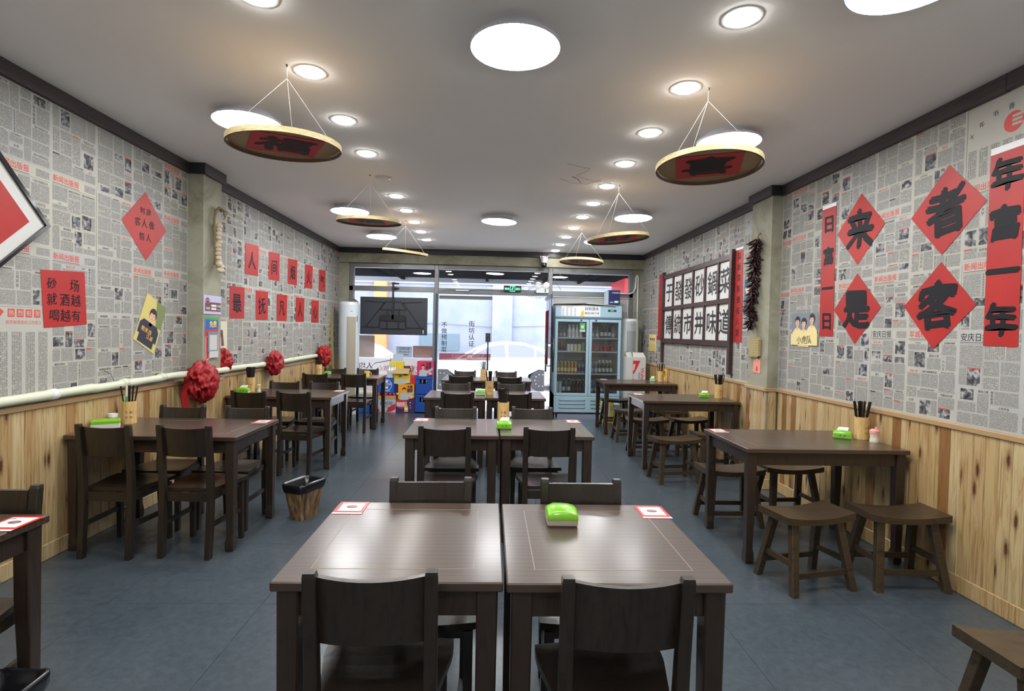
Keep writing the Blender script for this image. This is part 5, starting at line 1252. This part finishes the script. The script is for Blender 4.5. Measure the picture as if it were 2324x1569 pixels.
for x0, x1 in ((1.19, 1.645), (1.735, 2.15)):
    for z in (.325, .262, .198):
        ob('louvre', MB().add([(x0, FY0-.001, z), (x1, FY0-.001, z), (x1-.03, FY0-.012, z-.016), (x0+.03, FY0-.012, z-.016), (x0, FY0-.001, z-.024), (x1, FY0-.001, z-.024)], [(0, 1, 2, 3), (3, 2, 5, 4), (0, 3, 4), (1, 5, 2)], 'fridge_dark').rect(FF(0, 0, FY0-.0012), x0, z-.026, x1, z-.018, .0, 'dark_steel'), gp)
for x in (FX0+.06, FX1-.06): ob('caster', MB().tube([(x-.012, FY0+.08, .035), (x+.012, FY0+.08, .035)], .033, 'black', 14).box((x-.018, FY0+.06, .05), (x+.018, FY0+.1, .10), 'dark_steel'), fr); ob('caster', MB().tube([(x-.012, FY1-.08, .035), (x+.012, FY1-.08, .035)], .033, 'black', 14).box((x-.018, FY1-.1, .05), (x+.018, FY1-.06, .10), 'dark_steel'), fr)
SH = [1.375, 1.140, .757]
for z in SH:
    for x0, x1 in ((FX0+.04, 1.683), (1.690, FX1-.04)):
        m = MB().box((x0, FY0+.075, z), (x1, FY0+.080, z+.018), 'white_gloss').box((x0, FY0+.075, z-.006), (x1, FY1-.03, z), 'white_gloss')
        for k in range(26): xx = x0+(x1-x0)*(k+.5)/26; m.box((xx-.006, FY0+.0745, z+.003), (xx+.004, FY0+.0752, z+.015), 'ink')
        ob('wire_shelf', m, fr)
ob('centre_divider', MB().box((1.679, FY0+.04, .415), (1.694, FY1-.02, 1.68), 'fridge_inner'), fr)
BT = {}
def bottle(kind):
    if kind in BT: return BT[kind]
    liquid, label, cap, r_, h = dict(milk=('b_white', 'white_card', 'white', .030, .235), clear=('b_clear', 'white_card', 'white', .024, .20), dark=('b_dark', 'b_brown', 'c_gold', .030, .235), beer=('b_dark', 'white_card', 'c_skyblue', .030, .25), yellow=('b_yellow', 'c_cream', 'logo_brown', .027, .235),
        orange=('b_orange', 'c_cream', 'logo_brown', .027, .235), greyb=('b_clear', 'c_skyblue', 'logo_brown', .027, .235), green=('b_green', 'white_card', 'white', .028, .24), gold=('b_brown', 'b_dark', 'c_gold', .024, .185), blue=('b_blue', 'c_skyblue', 'white', .030, .22), purple=('b_clear', 'c_purple', 'logo_brown', .027, .235))[kind]
    L = liquid
    prof = [(r_*.9, 0), (r_, .006), (r_, h*.18), (r_+.0006, h*.18), (r_+.0006, h*.45), (r_, h*.45), (r_, h*.55), (r_*.62, h*.70), (r_*.42, h*.80), (r_*.40, h*.95), (r_*.48, h*.95), (r_*.48, h), (0, h)]
    ms = [L, L, label, label, label, L, L, L, (label if kind in ('green', 'yellow', 'orange', 'greyb', 'milk') else L), cap, cap, cap]
    BT[kind] = [MB().lathe(prof, ms, 10).mesh('bottle')]; return BT[kind]
def put(kind, x, y, z, label, group): ob('bottle', bottle(kind)[0], None, (x, y, z), rnd.random()*6, label, 'bottle', group)
def row(kind, xs, z, label, group, rows=2, y0=9.245):
    for q in range(rows):
        for x in xs: put(kind, x, y0+.085*q, z, label, group)
row('milk', [1.37, 1.435, 1.50, 1.565], 1.376, 'tall white bottle on the top shelf behind the left fridge door', 'white bottles on the top left fridge shelf'); row('clear', [1.17, 1.24, 1.305], 1.376, 'small clear bottle at the left end of the top fridge shelf', 'clear bottles on the top left fridge shelf', 1, 9.40)
row('gold', [1.185, 1.24, 1.295], 1.141, 'dark bottle with gold pattern on the second left fridge shelf', 'dark gold bottles in the fridge', 2)
row('yellow', [1.185, 1.25, 1.31, 1.37], .758, 'yellow drink bottle on the third left fridge shelf', 'yellow bottles in the fridge'); row('orange', [1.43, 1.49], .758, 'orange drink bottle on the third left fridge shelf', 'orange bottles in the fridge'); row('purple', [1.555, 1.615], .758, 'clear bottle with purple label on the third left fridge shelf', 'purple labelled bottles in the fridge')
row('beer', [1.285, 1.375], .421, 'white labelled dark bottle on the bottom left fridge shelf', 'white labelled bottles on the bottom shelf', 1, 9.23); row('dark', [1.455, 1.515, 1.575, 1.635], .421, 'dark brown bottle on the bottom left fridge shelf', 'dark bottles on the bottom fridge shelf')
row('clear', [1.775, 1.855], 1.376, 'slim white labelled bottle on the top right fridge shelf', 'slim bottles on the top right fridge shelf', 1); row('beer', [1.935, 2.0, 2.065], 1.376, 'dark beer bottle with an oval label on the top right fridge shelf', 'dark beer bottles on the top right fridge shelf', 1); row('clear', [2.13], 1.376, 'slim bottle at the right end of the top fridge shelf', 'slim bottles on the top right fridge shelf', 1)
row('greyb', [1.77, 1.845], .758, 'clear bottle with patterned neck on the third right fridge shelf', 'patterned neck bottles in the fridge'); row('green', [1.91, 1.975, 2.045, 2.105], .758, 'green bottle with white cap on the third right fridge shelf', 'green bottles in the fridge'); row('blue', [1.77, 1.86, 1.95], .421, 'blue bottle on the bottom right fridge shelf', 'blue bottles on the bottom fridge shelf')
def can(x, y, z, r_, h, m_, top, label, group, name='drink_can', cat='can'):
    k = (m_, h); 
    if k not in BT: BT[k] = MB().lathe([(r_*.85, 0), (r_, .006), (r_, h-.010), (r_*.86, h), (r_*.80, h-.004), (0, h-.004)], [m_, m_, m_, top, top], 12).mesh(name)
    ob(name, BT[k], None, (x, y, z), 0, label, cat, group)
for x in (1.925, 1.990, 2.055, 2.12):
    for y in (9.23, 9.30): can(x, y, 1.141, .029, .115, 'b_red', 'plate_grey', 'red drink can in the row on the second right fridge shelf', 'red cans in the fridge')
can(1.775, 9.235, 1.141, .033, .165, 'b_red', 'plate_grey', 'single taller red can on the second right fridge shelf', None)
for x in (1.355, 1.415): can(x, 9.24, 1.141, .028, .13, 'b_white', 'white', 'white jar on the second left fridge shelf', 'white jars in the fridge', 'drink_jar', 'jar')
for x in (1.478, 1.545): can(x, 9.24, 1.141, .030, .132, 'b_cream', 'white', 'cream coloured jar on the second left fridge shelf', 'cream jars in the fridge', 'drink_jar', 'jar')
can(1.612, 9.24, 1.141, .032, .16, 'b_greenlabel', 'b_greenlabel', 'green bottle shaped can at the right end of the second left fridge shelf', None)
for x in (1.17, 1.225): ob('drink_carton', MB().cbox((-.024, -.024, 0), (.024, .024, .20), 'c_skyblue', .003), None, (x, 9.235, .421), 0, 'pale blue carton at the left end of the bottom fridge shelf', 'carton', 'pale cartons in the fridge')
# things on top of the fridge
r = thing('cardboard_sheet', 'flattened brown and white cardboard sheet lying on the drinks fridge', 'cardboard'); ob('sheet', MB().add([(1.09, 9.07, 1.945), (1.62, 9.07, 1.965), (1.62, 9.5, 1.965), (1.09, 9.5, 1.945), (1.09, 9.07, 1.958), (1.62, 9.07, 1.978), (1.62, 9.5, 1.978), (1.09, 9.5, 1.958)], [(0, 3, 2, 1), (4, 5, 6, 7), (0, 1, 5, 4), (1, 2, 6, 5), (2, 3, 7, 6), (3, 0, 4, 7)], 'cardboard_dark'), r)
ob('folded_flap', MB().add([(1.62, 9.07, 1.968), (2.12, 9.06, 1.942), (2.12, 9.5, 1.942), (1.62, 9.5, 1.968), (1.62, 9.07, 1.978), (2.12, 9.06, 1.948), (2.12, 9.5, 1.948), (1.62, 9.5, 1.978)], [(0, 3, 2, 1), (4, 5, 6, 7), (0, 1, 5, 4), (1, 2, 6, 5), (2, 3, 7, 6), (3, 0, 4, 7)], 'white_card'), r)
r = thing('blue_box', 'dark blue printed carton standing on top of the drinks fridge', 'box', (2.14, 9.32, 1.975), .06); ob('carton', MB().cbox((-.10, -.06, 0), (.10, .06, .25), 'c_navy', .002), r); ob('grey_side', MB().box((-.155, -.04, 0), (-.101, .06, .235), 'c_skyblue'), r)
m = MB(); G = FF(0, 0, -.0605); m.text(G, '小家电商行', .02, .205, .030, .001, 'white', .02); m.rect(G, .0, .03, .07, .065, .001, 'white'); m.rect(G, -.005, .10, .002, .16, .001, 'ink'); m.rect(G, -.08, .03, -.02, .045, .001, 'c_lilac'); ob('printing', m, r)

# ================================================================== drink cartons and crates by the window
Y0, Y1 = 9.44, 9.69
def carton(x0, z0, x1, z1, m_, label, art, y0=Y0, y1=Y1, cat='carton'):
    r = thing('drink_carton', label, cat); ob('box', MB().cbox((x0, y0, z0), (x1, y1, z1), m_, .003), r)
    if art: m = MB(); art(m, FF(0, 0, y0)); ob('printed_front', m, r)
    return r
def art_w(m, G):
    m.rect(G, -1.97, .012, -1.639, .228, .001, 'c_skyblue'); m.text(G, '娃哈哈', -1.80, .165, .075, .0022, 'logo_brown', .01, wob=.03)
    m.poly(G, [(-1.80, .012), (-1.70, .012), (-1.642, .07), (-1.642, .16), (-1.70, .13), (-1.77, .09)], .0016, 'c_red'); m.poly(G, [(-1.74, .012), (-1.642, .012), (-1.642, .055)], .002, 'c_pinkwhite')
    m.poly(G, [(-1.97, .012), (-1.91, .012), (-1.93, .06), (-1.97, .11)], .0016, 'c_red'); m.text(G, '纯净水', -1.80, .105, .024, .0022, 'ink')
carton(-1.972, 0, -1.638, .229, 'c_skyblue', 'white and red carton on the floor at the left of the drink stack', art_w)
def art_p(m, G):
    m.ell(G, -1.54, .16, .09, .085, .001, 'c_red', 20); m.rect(G, -1.63, .16, -1.46, .228, .0012, 'c_red'); m.text(G, '我的菜', -1.55, .165, .05, .0016, 'white', .04); m.text(G, '啤酒自在', -1.55, .125, .036, .0016, 'white', .03)
    m.poly(G, [(-1.485, .02), (-1.425, .02), (-1.420, .09), (-1.443, .14), (-1.447, .205), (-1.465, .205), (-1.469, .14), (-1.49, .09)], .0018, 'c_gold'); m.ell(G, -1.455, .07, .028, .018, .0022, 'white', 14); m.ell(G, -1.385, .18, .014, .014, .0016, 'c_orange', 8); m.ell(G, -1.385, .13, .009, .009, .0016, 'white', 8); m.text(G, '啤', -1.38, .09, .03, .0016, 'c_lilac')
carton(-1.634, 0, -1.305, .232, 'c_purple', 'purple beer carton on the floor beside the blue crates', art_p)
r = thing('can_tray', 'low cardboard tray packed with red cans above the white and red carton', 'can tray'); ob('tray', MB().cbox((-1.972, Y0, .232), (-1.64, Y1, .292), 'cardboard', .002), r)
for k in range(5):
    for q in range(2): ob('can', MB().lathe([(.028, 0), (.030, .045), (.026, .052), (0, .052)], ['c_red', 'plate_grey', 'plate_grey'], 12), r, (-1.94+.066*k, Y0+.035+.066*q, .2925))
r = thing('carrier_box', 'bright blue bottle carrier box with a white round emblem', 'box'); ob('box', MB().cbox((-1.955, Y0+.01, .347), (-1.672, Y1-.03, .612), 'c_blue', .003), r); ob('dark_side', MB().box((-1.671, Y0+.02, .347), (-1.61, Y1-.03, .50), 'c_navy'), r)
m = MB(); G = FF(0, 0, Y0+.009); m.ell(G, -1.80, .485, .088, .095, .001, 'white', 28); m.ell(G, -1.80, .485, .080, .087, .0014, 'c_blue', 28); m.ell(G, -1.80, .545, .026, .022, .0018, 'white', 14); m.text(G, '大白梨', -1.80, .50, .05, .0018, 'white', .02); m.poly(G, [(-1.84, .46), (-1.77, .46), (-1.78, .42), (-1.83, .42)], .0018, 'white'); m.rect(G, -1.86, .375, -1.74, .385, .0016, 'white'); ob('printed_front', m, r)
def art_man(bg, name):
    def f(m, G, x0=0, z0=0, x1=0, z1=0): pass
    return f
def man_carton(x0, z0, x1, z1, bg, words, label, y0=Y0, open_=False):
    r = thing('drink_carton', label, 'carton'); ob('box', MB().cbox((x0, y0, z0), (x1, y0+.24, z1), bg, .003), r)
    G = FF(0, 0, y0); m = MB(); w_, h = x1-x0, z1-z0
    m.poly(G, [(x0+w_*.55, z0+h*.30), (x1-.002, z0+h*.60), (x1-.002, z0+h*.42), (x0+w_*.62, z0+h*.16)], .001, 'c_skyblue'); m.poly(G, [(x0+w_*.6, z0+.002), (x1-.002, z0+.002), (x1-.002, z0+h*.12)], .001, 'c_purple')
    person(m, G, x0+w_*.38, z0+h*.52, h*.5, 'c_skyblue', .0015)
    m.poly(G, [(x0+w_*.12, z0+.002), (x0+w_*.64, z0+.002), (x0+w_*.60, z0+h*.40), (x0+w_*.16, z0+h*.40)], .0013, 'c_skyblue')
    if not open_: m.text(G, words[0], x0+w_*.73, z0+h*.84, h*.24, .0035, 'ink', .04, sx=.75); m.text(G, words[1], x0+w_*.73, z0+h*.60, h*.24, .0035, 'ink', .04, sx=.75)
    else: m.text(G, words[1], x0+w_*.72, z0+h*.86, h*.2, .0035, 'ink', .04)
    m.rect(G, x0+w_*.75, z0+h*.10, x0+w_*.93, z0+h*.26, .002, 'c_pinkwhite'); ob('printed_front', m, r); return r
man_carton(-1.600, .236, -1.320, .503, 'c_orange', ('大窑', '橙诺'), 'orange drink carton with a man in a pale shirt, below the open yellow one')
r = man_carton(-1.672, .507, -1.395, .700, 'c_yellow', ('大窑', '冰柠'), 'open yellow drink carton with brown flaps on top of the orange one', Y0+.005, True)
ob('flap', MB().add([(-1.672, Y0+.004, .70), (-1.395, Y0+.004, .70), (-1.41, Y0+.09, .775), (-1.655, Y0+.09, .78), (-1.70, Y0-.05, .69), (-1.42, Y0-.05, .69)], [(4, 5, 2, 3), (0, 1, 5, 4)], 'cardboard'), r)
ob('flap', MB().add([(-1.63, Y0+.23, .70), (-1.40, Y0+.23, .70), (-1.43, Y0+.20, .815), (-1.60, Y0+.20, .815)], [(0, 1, 2, 3)], 'cardboard_dark'), r)
ob('flap', MB().add([(-1.395, Y0+.01, .70), (-1.395, Y0+.22, .70), (-1.345, Y0+.22, .79), (-1.355, Y0+.03, .80)], [(0, 1, 2, 3)], 'c_pinkwhite'), r)
r = thing('drink_carton', 'tall open yellow carton with a raised grey flap behind the drink stack', 'carton'); ob('box', MB().cbox((-1.79, Y1-.06, .50), (-1.542, Y1+.03, .885), 'c_yellow', .003), r); ob('flap', MB().add([(-1.745, Y1-.05, .885), (-1.56, Y1-.05, .885), (-1.555, Y1-.02, 1.02), (-1.735, Y1-.02, 1.02), (-1.745, Y1-.044, .885), (-1.56, Y1-.044, .885), (-1.555, Y1-.014, 1.02), (-1.735, Y1-.014, 1.02)], [(0, 1, 2, 3), (7, 6, 5, 4)], 'c_skyblue'), r)
ob('side_flap', MB().add([(-1.79, Y1-.06, .885), (-1.79, Y1+.0, .885), (-1.775, Y1, .97), (-1.775, Y1-.06, .97)], [(0, 1, 2, 3)], 'cardboard'), r)
for k in range(4): put('milk', -1.765+.03*(k % 2)+.02*k, Y0+.035+.06*(k % 2), .613, 'clear bottle standing in the blue carrier box', 'bottles in the blue carrier box')
man_carton(-1.276, .652, -1.004, .912, 'c_magenta', ('大窑', '荔爱'), 'magenta drink carton with a man on top of the blue crates', Y0+.01)
ob('drink_carton', MB().cbox((-1.39, Y0+.03, .507), (-1.303, Y0+.2, .66), 'c_red', .003), None, label='narrow red carton squeezed between the yellow carton and the blue crates', cat='carton')
def crate(z0, label):
    r = thing('bottle_crate', label, 'crate', (0, 0, z0), 0, 'blue bottle crates'); x0, x1, h = -1.297, -1.0, .318; C_ = 'crate_blue'
    y0, y1 = Y0-.02, Y0+.21
    ob('shell', MB().box((x0, y0, 0), (x1, y0+.012, .185), C_).box((x0, y0, .275), (x1, y0+.012, h), C_).box((x0, y0, .185), (x0+.075, y0+.012, .275), C_).box((x1-.09, y0, .185), (x1, y0+.012, .275), C_)
       .box((x0, y0+.012, 0), (x0+.012, y1, h), C_).box((x1-.012, y0+.012, 0), (x1, y1, h), C_).box((x0+.012, y1-.012, 0), (x1-.012, y1, h), C_).box((x0, y0, 0), (x1, y1, .008), C_), r)
    ob('top_rim', MB().box((x0-.006, y0-.008, h-.05), (x1+.006, y0, h-.02), C_), r); ob('rib', MB().box((x0+.04, y0-.004, .01), (x0+.048, y0, .18), C_).box((x1-.05, y0-.004, .01), (x1-.042, y0, .18), C_), r)
crate(.012, 'blue bottle crate on the floor beside the door post'); crate(.333, 'blue bottle crate stacked on the other, under the magenta carton')
for z0 in (.022, .343):
    for k in range(4):
        for q in range(2): put('green', -1.26+.073*k, Y0+.04+.075*q, z0, 'green bottle inside a blue crate, seen through its hand hole', 'bottles in the blue crates')
# right side: white carton standing before the air conditioner, bag, stacked goods under the table
r = thing('drink_carton', 'open white and red carton standing tall in front of the right air conditioner', 'carton')
for b_ in (MB().cbox((2.31, 8.95, .02), (2.635, 9.20, 1.075), 'white_card', .003),): ob('box', b_, r)
ob('flap', MB().add([(2.415, 8.948, 1.075), (2.63, 8.948, 1.075), (2.60, 9.0, 1.155), (2.42, 9.0, 1.155)], [(0, 1, 2, 3)], 'white_card').add([(2.31, 8.95, 1.075), (2.40, 8.95, 1.075), (2.40, 9.05, 1.16), (2.31, 9.05, 1.15)], [(0, 1, 2, 3)], 'c_skyblue').add([(2.31, 9.19, 1.075), (2.6, 9.19, 1.075), (2.56, 9.16, 1.165), (2.33, 9.16, 1.165)], [(0, 1, 2, 3)], 'cardboard'), r)
m = MB(); G = FF(0, 0, 8.949); m.rect(G, 2.412, .30, 2.632, 1.03, .001, 'white_card'); m.rect(G, 2.412, .30, 2.418, 1.05, .0012, 'c_greyblue')
m.poly(G, [(2.42, 1.02), (2.54, 1.02), (2.49, .90), (2.44, .80), (2.42, .79)], .0015, 'c_red'); m.poly(G, [(2.42, .71), (2.45, .70), (2.50, .62), (2.53, .50), (2.42, .50)], .0015, 'c_red'); m.poly(G, [(2.42, .95), (2.46, .97), (2.44, .86), (2.42, .85)], .0018, 'c_pinkwhite')
Gr = G.sub(2.585, .76, 0, -pi/2); m.text(Gr, 'Wahaha', 0, 0, .085, .002, 'c_red', .02); m.text(Gr, '饮用纯净水', 0, -.06, .025, .002, 'ink'); ob('printed_front', m, r)
r = thing('grocery_bag', 'yellow printed carton on the floor beneath the farthest right table', 'carton', (1.98, 8.75, 0)); ob('box', MB().cbox((-.12, -.08, 0), (.06, .10, .34), 'c_yellow', .004), r); ob('white_stripe', MB().fbox(FF(0, 0, -.081), (-.03, .01, 0), (.0, .33, .001), 'white'), r); ob('second_panel', MB().cbox((.065, -.07, 0), (.17, .10, .31), 'c_skyblue', .004), r)
ob('drink_carton', MB().cbox((-.15, -.1, 0), (.15, .1, .40), 'c_navy', .004), None, (2.52, 8.72, 0), 0, 'dark blue carton on the floor by the far right wall', 'carton')
ob('water_pack', MB().cbox((-.17, -.10, 0), (.14, .10, .24), 'c_beige', .02), None, (-2.14, 9.45, .14), 0, 'shrink wrapped pack of drinks behind the far left chairs', 'bottle pack'); ob('drink_carton', MB().cbox((-.17, -.10, 0), (.14, .10, .138), 'c_blue', .004), None, (-2.14, 9.45, 0), 0, 'blue carton on the floor under the wrapped drinks pack', 'carton')

# ================================================================== street outside
ob('street_ground', MB().box((-14, YG+.25, -.34), (14, 26, -.30), 'street'), kind='structure')
ob('entrance_step', MB().box((-3.2, YG+.03, -.30), (3.2, YG+1.1, -.03), 'street'), kind='structure')
sw = ob('street_wall', MB().box((-14, 19, -.3), (14, 19.3, 3.15), 'street_wall').box((-14, 18.94, 3.10), (14, 19.35, 3.2), 'street_band'), kind='structure')
for k in range(7): ob('band_board', MB().box((-14, 18.9+.02*(k % 2), 3.22+.16*k), (14, 19.2, 3.36+.16*k), 'street_band'), sw)
ob('brick_pier', MB().box((-4.05, 18.7, -.3), (-3.62, 19, 4.3), 'brick_orange'), sw); ob('wall_pier', MB().box((.05, 18.85, -.3), (.75, 19, 3.1), 'street_wall'), sw)
ob('mosaic_patch', MB().fbox(FF(0, 0, 18.99), (-2.5, .75, 0), (-1.1, 1.35, .02), 'mosaic_grey'), sw)
ob('wall_cable', MB().tube([(-3, 18.97, 1.72), (-1.6, 18.96, 1.70), (0, 18.96, 1.62), (2, 18.96, 1.70), (5, 18.97, 1.74)], .012, 'wire', 5), sw)
cn = ob('canopy', MB().box((-4, YG+.1, 2.66), (4, 12.3, 2.74), 'canopy_dark'), kind='structure'); ob('canopy_edge', MB().box((-4, 12.3, 2.56), (4, 12.36, 2.74), 'canopy_edge'), cn)
for x in (-2.0, -.1, 1.2, 2.0): ob('canopy_beam', MB().box((x-.03, YG+.1, 2.60), (x+.03, 12.3, 2.66), 'canopy_dark'), cn)
ob('sign_panel', MB().box((2.75, 11.0, 2.2), (3.1, 12.2, 2.62), 'c_red'), cn)
def carbody(x0, y0, label, flip=1, near=1):
    r = thing('car', label, 'car', (x0, y0, -.30)); W2 = 1.75
    G = lambda y: Fr((0, y, 0), (1, 0, 0), (0, 0, 1), (0, -1, 0))
    lower = [(-2.25, .30), (-2.2, .62), (-1.9, .78), (-1.05, .90), (-.35, .95), (1.55, .98), (2.1, .96), (2.25, .75), (2.25, .32), (1.95, .25), (1.93, .45), (1.75, .62), (1.4, .66), (1.1, .5), (1.03, .25), (-1.03, .25), (-1.08, .45), (-1.3, .62), (-1.62, .62), (-1.85, .45), (-1.9, .25)]
    lower = [(a, b) for a, b in lower]
    m = MB(); m.prism(G(0), lower, -W2, 0, 'car_white'); ob('body', m, r)
    roof = [(-1.10, .90), (-.55, 1.22), (-.1, 1.40), (.35, 1.46), (1.0, 1.43), (1.6, 1.26), (2.0, .98)]
    gr = [(-1.0, .91), (-.50, 1.20), (-.08, 1.355), (.35, 1.41), (1.0, 1.385), (1.52, 1.23), (1.88, .98)]
    m = MB()
    vs = []
    for (a, b) in roof: vs += [(a, .18*(b-.9)/.5, b), (a, W2-.18*(b-.9)/.5, b)]
    n = len(roof); m.add(vs, [(2*k, 2*k+1, 2*k+3, 2*k+2) for k in range(n-1)]+[tuple(2*k for k in range(n)), tuple(2*k+1 for k in range(n))[::-1]], 'car_white'); ob('cabin', m, r)
    def win(pts, name='side_window'):
        mm = MB(); P = [(a, -.012+.18*(b-.9)/.5, b) for a, b in pts]; mm.add(P, [tuple(range(len(P)))], 'car_glass'); ob(name, mm, r)
    win([(-.62, .99), (-.35, 1.17), (.0, 1.33), (.38, 1.385), (.42, 1.0)]); win([(.50, 1.0), (.48, 1.39), (1.0, 1.36), (1.28, 1.27), (1.26, 1.02)]); win([(1.32, 1.02), (1.34, 1.25), (1.5, 1.17), (1.68, 1.04)], 'quarter_window')
    win([(-.95, .95), (-.50, 1.21), (-.42, 1.21), (-.72, .97)], 'windscreen')
    for wx in (-1.46, 1.48):
        for wy in (.02, W2-.22):
            t_ = ob('wheel', MB().lathe([(.20, -.1), (.31, -.1), (.33, -.06), (.33, .06), (.31, .1), (.20, .1)], 'tyre', 28), r, (wx, wy+.1, .33), (pi/2, 0, 0))
            mm = MB().lathe([(.19, .085), (.205, .10), (.21, .10)], 'rim', 28, caps=False); mm.lathe([(0, .095), (.045, .095), (.045, .08)], 'rim', 12)
            for q in range(10): a = 2*pi*q/10; mm.bar((.03*cos(a), .03*sin(a), .09), (.20*cos(a), .20*sin(a), .095), .012, .006, 'rim')
            mm.lathe([(.2, .05), (0, .05)], 'ink', 20); ob('alloy_rim', mm, t_)
    ob('door_line', MB().box((.445, -.004, .35), (.452, 0, .95), 'ink_grey').box((-.70, -.004, .35), (-.693, 0, .92), 'ink_grey').box((-.5, -.004, .35), (1.2, 0, .358), 'ink_grey'), r)
    for x in (.25, 1.12): ob('door_handle', MB().cbox((x, -.02, .80), (x+.18, 0, .825), 'car_white', .004), r)
    ob('side_mirror', MB().cbox((-.72, -.16, .95), (-.58, -.01, 1.06), 'car_white', .02), r); ob('headlight', MB().cbox((-2.2, -.006, .60), (-1.85, .3, .70), 'plate_grey', .01), r)
    return r
carbody(.05, 15.9, 'white saloon car parked across the street, seen through the glass door'); carbody(-5.0, 15.2, 'white car parked further left across the street, seen below the television')
